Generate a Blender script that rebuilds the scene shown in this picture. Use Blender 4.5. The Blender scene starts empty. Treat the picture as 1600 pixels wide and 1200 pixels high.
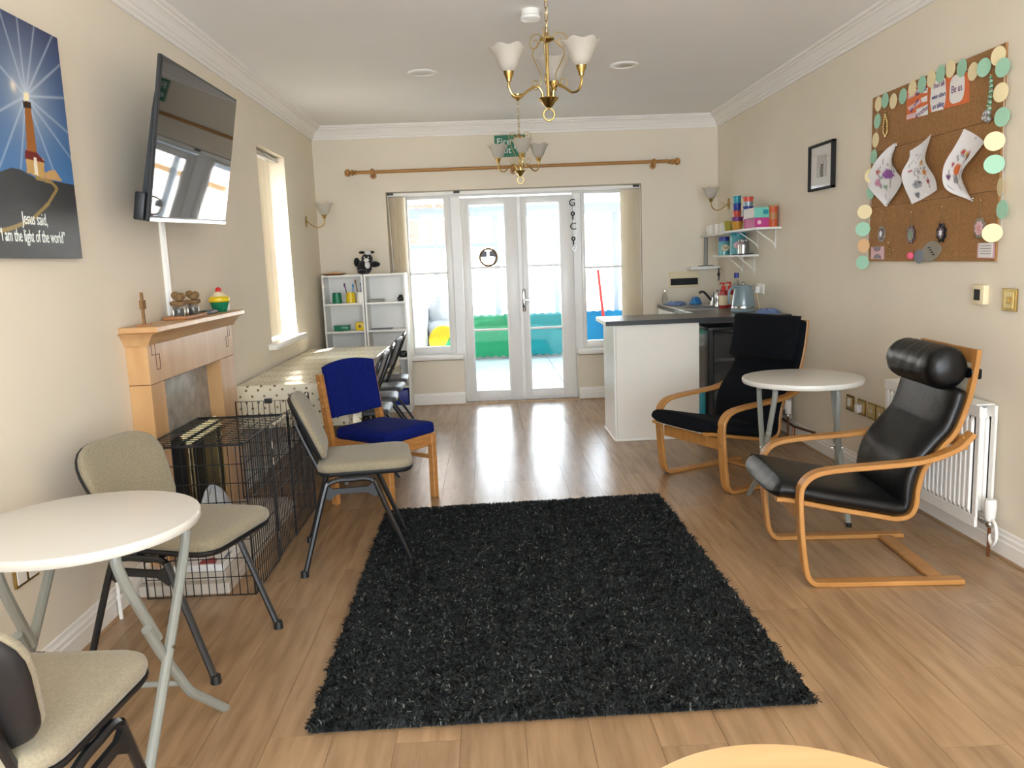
import bpy, bmesh, math, random
import numpy as np
from mathutils import Vector, Matrix
random.seed(7); rng = np.random.default_rng(7)
S = bpy.context.scene; COL = S.collection
PI = math.pi

# ---------------------------------------------------------------- camera, sky, sun, exposure
cam_d = bpy.data.cameras.new('camera'); cam = bpy.data.objects.new('camera', cam_d); COL.objects.link(cam)
cam_d.sensor_width = 36; cam_d.lens = 28.5750; cam_d.clip_start = 0.02
cam.matrix_world = Matrix(((0.998793, 0.041868, -0.025679, 0.0), (-0.031671, 0.149407, -0.988268, 0.0), (-0.03754, 0.987889, 0.150553, 1.42), (0, 0, 0, 1)))
S.camera = cam
w = bpy.data.worlds.new('sky'); S.world = w; w.use_nodes = True
bg = w.node_tree.nodes['Background']; bg.inputs[0].default_value = (0.79, 0.90, 1.0, 1); bg.inputs[1].default_value = 3.6
sd = bpy.data.lights.new('sun', 'SUN'); sd.energy = 10.0; sd.angle = 0.02; sd.color = (1, 0.97, 0.92)
sun = bpy.data.objects.new('sun', sd); COL.objects.link(sun)
sun.rotation_euler = Vector((0.30, 0.62, -0.95)).to_track_quat('-Z', 'Y').to_euler()
sun.location = (0, -6, 12)
def portal(name, loc, rot, sx, sy):
    d = bpy.data.lights.new(name, 'AREA'); d.shape = 'RECTANGLE'; d.size = sx; d.size_y = sy; d.energy = 1
    d.cycles.is_portal = True
    o = bpy.data.objects.new(name, d); COL.objects.link(o); o.location = loc; o.rotation_euler = rot
portal('window_portal', (0.32, 8.36, 1.1), (PI/2, 0, PI), 2.6, 2.2)
portal('window_portal', (-1.95, 6.5, 1.58), (0, -PI/2, 0), 1.5, .84)
portal('window_portal', (0.34, -1.84, 1.34), (PI/2, 0, 0), 3.7, 2.42)
S.view_settings.view_transform = 'Standard'; S.view_settings.look = 'None'
S.view_settings.gamma = 1; S.view_settings.use_curve_mapping = False
S.view_settings.exposure = 1.9
S.cycles.use_denoising = True; S.cycles.max_bounces = 12; S.cycles.diffuse_bounces = 7; S.cycles.transparent_max_bounces = 24
S.cycles.sample_clamp_indirect = 6; S.cycles.caustics_reflective = False; S.cycles.caustics_refractive = False

# ---------------------------------------------------------------- materials
def lin(h):
    h = h.lstrip('#'); c = [int(h[i:i+2], 16)/255 for i in (0, 2, 4)]
    return tuple((x/12.92 if x <= .04045 else ((x+.055)/1.055)**2.4) for x in c)
def hexmat(name, h, rough=.5, metal=0, var=0, scale=12, bump=0, bscale=60, spec=.5, stretch=(1, 1, 1), h2=None, trans=0, coat=0, sheen=0, rnd=0):
    m = bpy.data.materials.new(name); m.use_nodes = True; nt = m.node_tree; N = nt.nodes; L = nt.links
    b = N['Principled BSDF']; c = lin(h)
    b.inputs['Base Color'].default_value = (*c, 1); b.inputs['Roughness'].default_value = rough
    b.inputs['Metallic'].default_value = metal; b.inputs['Specular IOR Level'].default_value = spec
    b.inputs['Transmission Weight'].default_value = trans; b.inputs['Coat Weight'].default_value = coat
    b.inputs['Sheen Weight'].default_value = sheen
    if var or bump or h2 or rnd:
        tc = N.new('ShaderNodeTexCoord'); mp = N.new('ShaderNodeMapping'); mp.inputs['Scale'].default_value = stretch
        oi = N.new('ShaderNodeObjectInfo'); mul = N.new('ShaderNodeVectorMath'); mul.operation = 'SCALE'
        mul.inputs[0].default_value = (37, 53, 71); L.new(oi.outputs['Random'], mul.inputs['Scale'])
        L.new(tc.outputs['Object'], mp.inputs[0])
        ad = N.new('ShaderNodeVectorMath'); L.new(mp.outputs[0], ad.inputs[0]); L.new(mul.outputs[0], ad.inputs[1])
        nz = N.new('ShaderNodeTexNoise'); nz.inputs['Scale'].default_value = scale; nz.inputs['Detail'].default_value = 5
        L.new(ad.outputs[0], nz.inputs['Vector'])
        rp = N.new('ShaderNodeMapRange'); rp.inputs[1].default_value = .3; rp.inputs[2].default_value = .7
        L.new(nz.outputs['Fac'], rp.inputs[0])
        mx = N.new('ShaderNodeMix'); mx.data_type = 'RGBA'
        c2 = lin(h2) if h2 else tuple(x*(1-var) for x in c)
        mx.inputs['A'].default_value = (*c, 1); mx.inputs['B'].default_value = (*c2, 1); L.new(rp.outputs[0], mx.inputs['Factor'])
        out = mx.outputs['Result']
        if rnd:
            hs = N.new('ShaderNodeHueSaturation'); mr = N.new('ShaderNodeMapRange'); mr.inputs[3].default_value = 1-rnd; mr.inputs[4].default_value = 1+rnd
            L.new(oi.outputs['Random'], mr.inputs[0]); L.new(mr.outputs[0], hs.inputs['Value']); L.new(out, hs.inputs['Color']); out = hs.outputs[0]
        L.new(out, b.inputs['Base Color'])
        if bump:
            n2 = N.new('ShaderNodeTexNoise'); n2.inputs['Scale'].default_value = bscale; n2.inputs['Detail'].default_value = 3
            L.new(ad.outputs[0], n2.inputs['Vector'])
            bp = N.new('ShaderNodeBump'); bp.inputs['Strength'].default_value = bump; bp.inputs['Distance'].default_value = .004
            L.new(n2.outputs['Fac'], bp.inputs['Height']); L.new(bp.outputs[0], b.inputs['Normal'])
    return m
def glassmat(name, tint=(1, 1, 1), refl=.06):
    m = bpy.data.materials.new(name); m.use_nodes = True; nt = m.node_tree; N = nt.nodes; L = nt.links
    N.remove(N['Principled BSDF']); t = N.new('ShaderNodeBsdfTransparent'); t.inputs[0].default_value = (*tint, 1)
    g = N.new('ShaderNodeBsdfGlossy'); g.inputs['Roughness'].default_value = .02
    fr = N.new('ShaderNodeFresnel'); fr.inputs[0].default_value = 1.4
    mx = N.new('ShaderNodeMixShader'); ge = N.new('ShaderNodeNewGeometry'); iv = N.new('ShaderNodeMath'); iv.operation = 'SUBTRACT'; iv.inputs[0].default_value = 1; L.new(ge.outputs['Backfacing'], iv.inputs[1])
    mu = N.new('ShaderNodeMath'); mu.operation = 'MULTIPLY'; L.new(fr.outputs[0], mu.inputs[0]); L.new(iv.outputs[0], mu.inputs[1])
    L.new(mu.outputs[0], mx.inputs[0]); L.new(t.outputs[0], mx.inputs[1]); L.new(g.outputs[0], mx.inputs[2])
    L.new(mx.outputs[0], N['Material Output'].inputs[0]); return m
def thinmat(name, h, k, rough=.6, var=0, scale=30):
    m = hexmat(name, h, rough, var=var, scale=scale); nt = m.node_tree; N = nt.nodes; L = nt.links
    t = N.new('ShaderNodeBsdfTranslucent'); t.inputs[0].default_value = (*lin(h), 1); mx = N.new('ShaderNodeMixShader'); mx.inputs[0].default_value = k
    L.new(N['Principled BSDF'].outputs[0], mx.inputs[1]); L.new(t.outputs[0], mx.inputs[2]); L.new(mx.outputs[0], N['Material Output'].inputs[0]); return m
def attrmat(name, rough=.6):
    m = bpy.data.materials.new(name); m.use_nodes = True; nt = m.node_tree
    a = nt.nodes.new('ShaderNodeAttribute'); a.attribute_name = 'print'
    nt.links.new(a.outputs['Color'], nt.nodes['Principled BSDF'].inputs['Base Color'])
    nt.nodes['Principled BSDF'].inputs['Roughness'].default_value = rough
    return m
M = {}
M['wall'] = hexmat('cream wall paint', 'E5DBC9', .85, var=.04, scale=2, bump=.08, bscale=180)
M['ceiling'] = hexmat('white ceiling paint', 'F2F2F1', .9, var=.03, scale=2)
M['trim'] = hexmat('white gloss trim', 'EDE9E3', .35)
M['cove'] = hexmat('white plaster coving', 'EDEAE5', .7)
M['plank'] = hexmat('oak laminate', 'AB8B69', .26, h2='8F7254', scale=3.2, stretch=(9, .9, 1), bump=.06, bscale=30, rnd=.10, spec=.5)
M['subfloor'] = hexmat('dark joint', '6E5036', .6)
M['upvc'] = hexmat('white upvc', 'E9E8E6', .3)
M['glass'] = glassmat('clear glass')
M['white'] = hexmat('white plastic', 'EDEBE6', .35)
M['melamine'] = hexmat('white melamine', 'E6E5E2', .35)
M['offwhite'] = hexmat('off white laminate', 'E2DDD3', .4, var=.03, scale=8)
M['greyfab'] = hexmat('greige wool fabric', '91876F', .95, h2='807662', scale=140, bump=.25, bscale=420, sheen=.2)
M['blackpl'] = hexmat('black plastic', '17181A', .45)
M['blackmet'] = hexmat('black tube', '141518', .28, spec=.6)
M['greymet'] = hexmat('grey enamelled tube', '8B8D86', .38)
M['chrome'] = hexmat('chrome', 'C8C8C8', .12, 1)
M['bluefab'] = hexmat('royal blue fabric', '10206E', .95, h2='0C185A', scale=60, bump=.3, bscale=300, spec=.15)
M['beech'] = hexmat('beech wood', 'C28A4E', .4, h2='A8713A', scale=5, stretch=(2, 2, 12), bump=.03)
M['birch'] = hexmat('bent birch ply', 'B98449', .38, h2='A47138', scale=6, stretch=(1, 6, 1))
M['mapl'] = hexmat('maple veneer', 'CBA272', .32, h2='BA8E5E', scale=4, stretch=(3, 3, .6))
M['paletop'] = hexmat('pale maple table top', 'E3C08C', .35, h2='D9B27C', scale=4, stretch=(1, 7, 1))
M['leather'] = hexmat('black leather', '090A0C', .36, var=.2, scale=9, bump=.7, bscale=18, spec=.35)
M['navy'] = hexmat('navy black cotton', '090B12', .95, h2='05070B', scale=30, bump=.4, bscale=120, spec=.2)
M['webbing'] = hexmat('cream canvas sling', 'CFC3AC', .9)
M['marble'] = hexmat('grey marble', 'A59D93', .25, h2='857E76', scale=14, bump=0)
M['hearth'] = hexmat('pale marble', 'CFC6BA', .2, h2='BDB2A4', scale=6)
M['brass'] = hexmat('polished brass', 'BFA264', .24, 1)
M['brasspale'] = hexmat('pale brass', 'D6C088', .32, 1)
M['black'] = hexmat('matt black', '0B0B0C', .7)
M['inlay'] = hexmat('dark inlay', '5A2D16', .5)
M['screen'] = hexmat('glossy screen', '050506', .03, spec=.8)
M['silver'] = hexmat('silver plastic', 'B7B9BB', .25, .6)
M['blind'] = thinmat('cream blind fabric', 'F1E9D8', .5, .85, .06, 60)
M['blindwhite'] = thinmat('ivory blind fabric', 'E0D5BF', .10, .85, .05, 60)
M['worktop'] = hexmat('dark slate worktop', '3A3834', .3, h2='2C2B29', scale=40)
M['steel'] = hexmat('brushed steel', 'B9BABB', .28, 1)
M['pole'] = hexmat('honey wood pole', 'B58244', .4, h2='9E6E36', scale=8, stretch=(.5, 6, 6))
M['green'] = hexmat('sign green', '0A6B4C', .4)
M['signwhite'] = hexmat('sign white', 'E9EFEA', .5)
M['frost'] = thinmat('frosted glass shade', 'E6E2DA', .55, .3, .08, 18)
M['cork'] = hexmat('cork', 'A67A4B', .9, h2='90673C', scale=70, bump=.5, bscale=160, rnd=.04)
M['paper'] = hexmat('white paper', 'E6E4E2', .8)
M['mint'] = hexmat('mint card', '9FCDB2', .8)
M['creamcard'] = hexmat('cream card', 'EADBAE', .8)
M['peach'] = hexmat('peach card', 'E3B98A', .8)
M['orange'] = hexmat('orange card', 'D9703C', .8)
M['ink'] = hexmat('blue ink', '3B3F78', .8)
M['purpleink'] = hexmat('plum ink', '6A3F6E', .8)
M['dblack'] = hexmat('black print', '111111', .7)
M['tabletop'] = hexmat('white table laminate', 'CFCCC4', .3)
M['wire'] = hexmat('black wire', '0A0A0B', .4)
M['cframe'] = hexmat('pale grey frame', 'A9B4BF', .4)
M['tile'] = hexmat('pale floor tile', 'B9C2C4', .3, var=.05, scale=3, rnd=.03)
M['rend'] = hexmat('white render', 'F0EDE8', .9)
M['brick'] = hexmat('red brick', '84382A', .9, h2='6C2E22', scale=8, rnd=.15)
M['mortar'] = hexmat('mortar', 'B9A99A', .9)
M['matgreen'] = hexmat('green foam', '1F8A5C', .9, var=.12, scale=40, bump=.5, bscale=120)
M['matteal'] = hexmat('teal foam', '0A8288', .9, var=.12, scale=40, bump=.5, bscale=120)
M['matblue'] = hexmat('turquoise foam', '0A78A6', .9, var=.12, scale=40, bump=.5, bscale=120)
M['fenc'] = hexmat('pale fence board', 'E8DCCB', .9, var=.08, scale=10, rnd=.04)
M['red'] = hexmat('red plastic', 'C8201E', .4)
M['cloth'] = hexmat('grey cushion fabric', 'B9BDC2', .95)
M['clothd'] = hexmat('dark grey cushion fabric', '7E838C', .95)
M['gwhite'] = hexmat('garden white plastic', 'E8EBEE', .5)
M['yellow'] = hexmat('yellow plastic', 'E6C61C', .35)
M['potgreen'] = hexmat('green plastic', '0E7A56', .35)
M['bluep'] = hexmat('blue plastic', '1B2E8C', .4)
M['skyb'] = hexmat('bright blue plastic', '2A7FC0', .4)
M['teal'] = hexmat('teal plastic', '178C9E', .35)
M['purple'] = hexmat('purple plastic', '6A2A72', .35)
M['pink'] = hexmat('magenta card', 'B8357F', .5)
M['pinkl'] = hexmat('pale pink card', 'DDB8BE', .7)
M['lime'] = hexmat('olive lime plastic', 'A59A2C', .4)
M['amber'] = hexmat('amber plastic', 'C58A1E', .4)
M['coral'] = hexmat('coral plastic', 'CF4A3A', .4)
M['mintbox'] = hexmat('aqua card box', '6FBFB0', .6)
M['cloth_poly'] = None
M['duck'] = hexmat('duck egg blue enamel', '7B8F98', .18, coat=.6)
M['tin'] = hexmat('teal glass', '5FA0A6', .15, coat=.4)
M['rust'] = hexmat('orange tube card', 'C0562A', .5)
M['dustyblue'] = hexmat('dusty blue cloth', '6F86B8', .9)
M['copper'] = hexmat('copper pipe', '8A5A3C', .35, .8)
M['jar'] = hexmat('thin jar glass', 'E8E8E0', .05, trans=.9)
M['twine'] = hexmat('jute twine', '8A6B45', .95, var=.3, scale=60)
M['tray'] = hexmat('tan tray', 'B07A4E', .5)
M['fur'] = hexmat('black plush', '0D0D0F', 1, bump=.8, bscale=200, sheen=.3)
M['furw'] = hexmat('white plush', 'D8D8D8', 1, bump=.6, bscale=200)
M['clear'] = hexmat('smoked drawer plastic', '4A4D52', .15, trans=.4)
M['brownred'] = hexmat('sauce red', 'A01E22', .3)
M['label'] = hexmat('cream label', 'E2D3B0', .6)
def dotcloth():
    m = hexmat('polka dot oilcloth', 'E3DCC6', .22, coat=.15); nt = m.node_tree; N = nt.nodes; L = nt.links
    tc = N.new('ShaderNodeTexCoord'); uv = N.new('ShaderNodeUVMap'); uv.uv_map = 'UVMap'
    b = N['Principled BSDF']; prev = None
    facs = []
    for off in ((0, 0), (.5, .5)):
        ad = N.new('ShaderNodeVectorMath'); ad.inputs[1].default_value = (off[0], off[1], 0); L.new(uv.outputs[0], ad.inputs[0])
        fr = N.new('ShaderNodeVectorMath'); fr.operation = 'FRACTION'; L.new(ad.outputs[0], fr.inputs[0])
        di = N.new('ShaderNodeVectorMath'); di.operation = 'DISTANCE'; di.inputs[1].default_value = (.5, .5, 0); L.new(fr.outputs[0], di.inputs[0])
        lt = N.new('ShaderNodeMath'); lt.operation = 'LESS_THAN'; lt.inputs[1].default_value = .105; L.new(di.outputs['Value'], lt.inputs[0]); facs.append(lt)
    fl = N.new('ShaderNodeVectorMath'); fl.operation = 'FLOOR'; L.new(uv.outputs[0], fl.inputs[0])
    wn = N.new('ShaderNodeTexWhiteNoise'); wn.noise_dimensions = '2D'; L.new(fl.outputs[0], wn.inputs['Vector'])
    cr_ = N.new('ShaderNodeValToRGB'); cr_.color_ramp.interpolation = 'CONSTANT'
    e = cr_.color_ramp.elements; e[0].color = (*lin('7C6A50'), 1); e[1].position = .5; e[1].color = (*lin('A0936E'), 1)
    L.new(wn.outputs['Value'], cr_.inputs[0])
    mx0 = N.new('ShaderNodeMath'); mx0.operation = 'MAXIMUM'; L.new(facs[0].outputs[0], mx0.inputs[0]); L.new(facs[1].outputs[0], mx0.inputs[1])
    mx = N.new('ShaderNodeMix'); mx.data_type = 'RGBA'; mx.inputs['A'].default_value = (*lin('E0D8C0'), 1)
    L.new(mx0.outputs[0], mx.inputs['Factor']); L.new(cr_.outputs[0], mx.inputs['B']); L.new(mx.outputs['Result'], b.inputs['Base Color'])
    return m
M['dots'] = dotcloth()
def rugmat():
    m = hexmat('shag yarn', '1C1D1D', .95, spec=.05); nt = m.node_tree; N = nt.nodes; L = nt.links
    g = N.new('ShaderNodeNewGeometry'); cr_ = N.new('ShaderNodeValToRGB'); e = cr_.color_ramp.elements
    e[0].color = (*lin('141515'), 1); e[1].color = (*lin('313333'), 1); e[1].position = .9
    x = e.new(.96); x.color = (*lin('474A49'), 1); x = e.new(1.0); x.color = (*lin('6E6F68'), 1)
    L.new(g.outputs['Random Per Island'], cr_.inputs[0]); L.new(cr_.outputs[0], N['Principled BSDF'].inputs['Base Color'])
    return m
M['shag'] = rugmat()
M['print'] = attrmat('printed canvas', .45)
M['printpaper'] = attrmat('printed paper', .8)

# ---------------------------------------------------------------- mesh helpers
def cr(pts, n=8, closed=False):
    P = [np.array(p, float) for p in pts]; out = []
    k = len(P); rngk = range(k if closed else k-1)
    for i in rngk:
        p0 = P[(i-1) % k] if closed or i > 0 else 2*P[0]-P[1]
        p1 = P[i]; p2 = P[(i+1) % k]
        p3 = P[(i+2) % k] if closed or i+2 < k else 2*P[-1]-P[-2]
        for j in range(n):
            t = j/n
            out.append(.5*((2*p1)+(-p0+p2)*t+(2*p0-5*p1+4*p2-p3)*t*t+(-p0+3*p1-3*p2+p3)*t**3))
    if not closed: out.append(P[-1])
    return out
def ngon(r, n=12, ry=None, ph=0): return [(r*math.cos(ph+2*PI*i/n), (ry or r)*math.sin(ph+2*PI*i/n)) for i in range(n)]
class MB:
    def __init__(s): s.v = []; s.f = []; s.m = []
    def add(s, v, f, m=0, T=None):
        k = len(s.v)
        for p in v: s.v.append(tuple(T @ Vector(p)) if T else tuple(float(q) for q in p))
        for q in f: s.f.append(tuple(i+k for i in q)); s.m.append(m)
        return s
    def box(s, x0, y0, z0, x1, y1, z1, m=0, T=None, bev=0):
        if bev:
            b = bmesh.new(); bmesh.ops.create_cube(b, size=1)
            for q in b.verts: q.co = ((x0+x1)/2+q.co.x*(x1-x0), (y0+y1)/2+q.co.y*(y1-y0), (z0+z1)/2+q.co.z*(z1-z0))
            bmesh.ops.bevel(b, geom=b.edges[:], offset=bev, segments=2 if bev > .004 else 1, affect='EDGES', profile=.5)
            b.verts.index_update(); s.add([q.co.copy() for q in b.verts], [[q.index for q in f.verts] for f in b.faces], m, T); b.free(); return s
        v = [(x0, y0, z0), (x1, y0, z0), (x1, y1, z0), (x0, y1, z0), (x0, y0, z1), (x1, y0, z1), (x1, y1, z1), (x0, y1, z1)]
        return s.add(v, [(0, 3, 2, 1), (4, 5, 6, 7), (0, 1, 5, 4), (1, 2, 6, 5), (2, 3, 7, 6), (3, 0, 4, 7)], m, T)
    def tube(s, path, r, n=8, m=0, T=None, closed=False, rx=None):
        P = [Vector(p) for p in path]; k = len(P); R = r if hasattr(r, '__len__') else [r]*k
        up = None; v = []; f = []
        for i, p in enumerate(P):
            a = P[i-1] if i or closed else p; b = P[(i+1) % k] if i < k-1 or closed else p
            t = (b-a).normalized()
            if up is None:
                up = Vector((0, 0, 1)) if abs(t.z) < .9 else Vector((1, 0, 0))
            up = (up - t*up.dot(t)); up = up.normalized() if up.length > 1e-6 else t.orthogonal().normalized()
            sd_ = t.cross(up)
            for j in range(n):
                th = 2*PI*(j+.5)/n; v.append(p+R[i]*(sd_*math.cos(th)*(rx or 1)+up*math.sin(th)))
        for i in range(k if closed else k-1):
            for j in range(n):
                a = i*n+j; b = i*n+(j+1) % n; c = ((i+1) % k)*n+(j+1) % n; d = ((i+1) % k)*n+j
                f.append((a, b, c, d))
        if not closed: f.append(tuple(range(n))[::-1]); f.append(tuple((k-1)*n+j for j in range(n)))
        return s.add(v, f, m, T)
    def lathe(s, prof, n=24, m=0, T=None, c=(0, 0, 0)):
        v = []; f = []; k = len(prof)
        for (r, z) in prof:
            for j in range(n):
                a = 2*PI*j/n; v.append((c[0]+r*math.cos(a), c[1]+r*math.sin(a), c[2]+z))
        for i in range(k-1):
            for j in range(n):
                f.append((i*n+j, i*n+(j+1) % n, (i+1)*n+(j+1) % n, (i+1)*n+j))
        if prof[0][0] > 1e-5: f.append(tuple(range(n))[::-1])
        if prof[-1][0] > 1e-5: f.append(tuple((k-1)*n+j for j in range(n)))
        return s.add(v, f, m, T)
    def prism(s, poly, z0, z1, m=0, T=None):
        n = len(poly); v = [(x, y, z0) for x, y in poly]+[(x, y, z1) for x, y in poly]
        f = [tuple(range(n))[::-1], tuple(range(n, 2*n))]+[(i, (i+1) % n, n+(i+1) % n, n+i) for i in range(n)]
        return s.add(v, f, m, T)
    def pad(s, outline, levels, m=0, T=None, bow=0):
        n = len(outline); cx = sum(p[0] for p in outline)/n; cy = sum(p[1] for p in outline)/n; v = []; f = []
        for sc, z in levels:
            for x, y in outline:
                X = cx+(x-cx)*sc; Y = cy+(y-cy)*sc; v.append((X, Y, z+bow*(Y-cy)**2))
        k = len(levels)
        for i in range(k-1):
            for j in range(n): f.append((i*n+j, i*n+(j+1) % n, (i+1)*n+(j+1) % n, (i+1)*n+j))
        f.append(tuple(range(n))[::-1])
        v.append((cx, cy, levels[-1][1])); c = len(v)-1
        for j in range(n): f.append(((k-1)*n+j, (k-1)*n+(j+1) % n, c))
        return s.add(v, f, m, T)
    def ell(s, c, a, b, d, e1=1, e2=1, nu=12, nv=20, m=0, T=None):
        sg = lambda x, e: math.copysign(abs(x)**e, x); v = []; f = []
        for i in range(nu+1):
            th = -PI/2+PI*i/nu
            for j in range(nv):
                ph = 2*PI*j/nv
                v.append((c[0]+a*sg(math.cos(th), e1)*sg(math.cos(ph), e2), c[1]+b*sg(math.cos(th), e1)*sg(math.sin(ph), e2), c[2]+d*sg(math.sin(th), e1)))
        for i in range(nu):
            for j in range(nv): f.append((i*nv+j, i*nv+(j+1) % nv, (i+1)*nv+(j+1) % nv, (i+1)*nv+j))
        return s.add(v, f, m, T)
    def band(s, path, prof, m=0, T=None, sc=None):
        # path in (x, z), prof closed [(y, n)], swept along the path; sc(i/k) scales the thickness
        P = [np.array(p, float) for p in path]; k = len(P); n = len(prof); v = []; f = []
        for i in range(k):
            t = P[min(i+1, k-1)]-P[max(i-1, 0)]; t = t/np.linalg.norm(t); nn = np.array([t[1], -t[0]]); q = sc(i/(k-1)) if sc else (1, 1)
            for (y, h) in prof:
                p = P[i]+nn*((h-q[2])*q[1]+q[2] if len(q) > 2 else h*q[1]); v.append((p[0], y*q[0], p[1]))
        for i in range(k-1):
            for j in range(n): f.append((i*n+j, i*n+(j+1) % n, (i+1)*n+(j+1) % n, (i+1)*n+j))
        f.append(tuple(range(n))[::-1]); f.append(tuple((k-1)*n+j for j in range(n)))
        return s.add(v, f, m, T)
    def grid(s, fn, nu, nv, m=0):
        v = [fn(i/nu, j/nv) for j in range(nv+1) for i in range(nu+1)]
        f = [(j*(nu+1)+i, j*(nu+1)+i+1, (j+1)*(nu+1)+i+1, (j+1)*(nu+1)+i) for j in range(nv) for i in range(nu)]
        return s.add(v, f, m)
    def build(s, name, mats, parent=None, local=False, smooth=35, uv=None):
        mats = mats if isinstance(mats, (list, tuple)) else [mats]
        V = np.array(s.v, float)
        if parent is None:
            base = np.array([(V[:, 0].min()+V[:, 0].max())/2, (V[:, 1].min()+V[:, 1].max())/2, V[:, 2].min()])
            if local: base = np.zeros(3)
        else:
            base = np.zeros(3) if local else np.array(WL(parent))
        V = V-base
        me = bpy.data.meshes.new(name); me.from_pydata([tuple(p) for p in V], [], s.f)
        for q in mats: me.materials.append(M[q] if isinstance(q, str) else q)
        if len(mats) > 1: me.polygons.foreach_set('material_index', s.m)
        b = bmesh.new(); b.from_mesh(me); bmesh.ops.recalc_face_normals(b, faces=b.faces[:]); b.to_mesh(me); b.free()
        if smooth:
            me.polygons.foreach_set('use_smooth', [True]*len(me.polygons)); me.set_sharp_from_angle(angle=math.radians(smooth))
        if uv:
            l = me.uv_layers.new(name='UVMap')
            for p in me.polygons:
                for li in p.loop_indices: l.data[li].uv = uv(me.vertices[me.loops[li].vertex_index].co+Vector(base), p.normal)
        me.update()
        o = bpy.data.objects.new(name, me); COL.objects.link(o)
        if parent is None: o.location = base
        else: o.parent = parent
        return o
def WL(o):
    p = Vector((0, 0, 0))
    while o: p += o.location; o = o.parent
    return p
def tag(o, label, cat, group=None):
    o['label'] = label; o['category'] = cat
    if group: o['group'] = group
    return o
def thing(name, label, cat, loc=(0, 0, 0), rz=0, group=None):
    o = bpy.data.objects.new(name, None); COL.objects.link(o); o.location = loc; o.rotation_euler = (0, 0, rz); o.empty_display_size = .1
    return tag(o, label, cat, group)
def struct(o): o['kind'] = 'structure'; return o
def copy_tree(o, parent=None):
    c = o.copy(); COL.objects.link(c)
    if parent: c.parent = parent
    for ch in [q for q in bpy.data.objects if q.parent == o]: copy_tree(ch, c)
    return c
def text(name, body, mat, parent, T, size, ext=.0006, align='CENTER', sx=1):
    cu = bpy.data.curves.new(name, 'FONT'); cu.body = body; cu.size = size; cu.extrude = ext; cu.align_x = align; cu.align_y = 'CENTER'
    cu.resolution_u = 3; cu.space_line = .85
    tmp = bpy.data.objects.new(name, cu); COL.objects.link(tmp)
    me = bpy.data.meshes.new_from_object(tmp.evaluated_get(bpy.context.evaluated_depsgraph_get())); bpy.data.objects.remove(tmp); me.name = name
    me.materials.clear(); me.materials.append(M[mat]); o = bpy.data.objects.new(name, me); COL.objects.link(o)
    p = WL(parent); o.parent = parent
    o.matrix_basis = Matrix.Translation(-p) @ T @ Matrix.Diagonal((sx, 1, 1, 1)); return o
# frames for flat things: columns = right, up, out
FL = Matrix(((0, 0, 1, 0), (1, 0, 0, 0), (0, 1, 0, 0), (0, 0, 0, 1)))      # on the left wall, facing +x
FR = Matrix(((0, 0, -1, 0), (-1, 0, 0, 0), (0, 1, 0, 0), (0, 0, 0, 1)))    # on the right wall, facing -x
FB = Matrix(((1, 0, 0, 0), (0, 0, -1, 0), (0, 1, 0, 0), (0, 0, 0, 1)))     # on the back wall, facing -y
def at(F, p): return Matrix.Translation(Vector(p)) @ F
def inpoly(px, py, poly):
    r = np.zeros(px.shape, bool); n = len(poly); j = n-1
    for i in range(n):
        xi, yi = poly[i]; xj, yj = poly[j]
        c = ((yi > py) != (yj > py)) & (px < (xj-xi)*(py-yi)/(yj-yi+1e-12)+xi); r ^= c; j = i
    return r
def segd(px, py, a, b):
    ax, ay = a; bx, by = b; dx, dy = bx-ax, by-ay; t = np.clip(((px-ax)*dx+(py-ay)*dy)/(dx*dx+dy*dy+1e-12), 0, 1)
    return np.hypot(px-ax-t*dx, py-ay-t*dy)
def painted(name, pos, paint, nu, nv, mat, parent, thick=None):
    mb = MB(); mb.grid(pos, nu, nv); o = mb.build(name, mat, parent)
    U, V = np.meshgrid(np.linspace(0, 1, nu+1), np.linspace(0, 1, nv+1)); c = paint(U.ravel(), V.ravel())
    a = o.data.color_attributes.new('print', 'FLOAT_COLOR', 'POINT'); a.data.foreach_set('color', np.concatenate([c, np.ones((len(c), 1))], 1).astype(np.float32).ravel())
    return o

# ---------------------------------------------------------------- room shell
LW, RW, BW, FW, CZ, DY = -1.62, 2.30, 8.10, -1.6, 2.74, 8.30
f = MB().box(LW-.3, FW-.3, -.12, RW+.3, BW+.4, -.006).build('floor', 'subfloor'); struct(f)
pk = MB(); random.seed(3)
PW = .196; x = .06-PW*9
ncol = 0
while x < RW:
    xa, xb = max(x+.0006, LW), min(x+PW-.0006, RW)
    off = {0: .3, 1: .85, 2: .05, 3: .6}[ncol % 4]+random.uniform(-.12, .12); y = .2+off-1.38
    while y < BW+.15:
        ya, yb = max(y+.0006, FW), min(y+1.38-.0006, BW+.19 if -.25 < (xa+xb)/2 < .9 else BW)
        if yb > ya+.02 and xb > xa+.01:
            MB().box(xa, ya, -.006, xb, yb, 0).build('plank', 'plank', f, smooth=0)
        y += 1.38
    x += PW; ncol += 1
MB().box(LW, FW, -.006, RW, 0.2-.9, -.0005).build('floor_margin', 'plank', f, smooth=0)
c_ = struct(MB().box(LW-.3, FW-.3, CZ, RW+.3, BW+.4, CZ+.2).build('ceiling', 'ceiling'))
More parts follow.
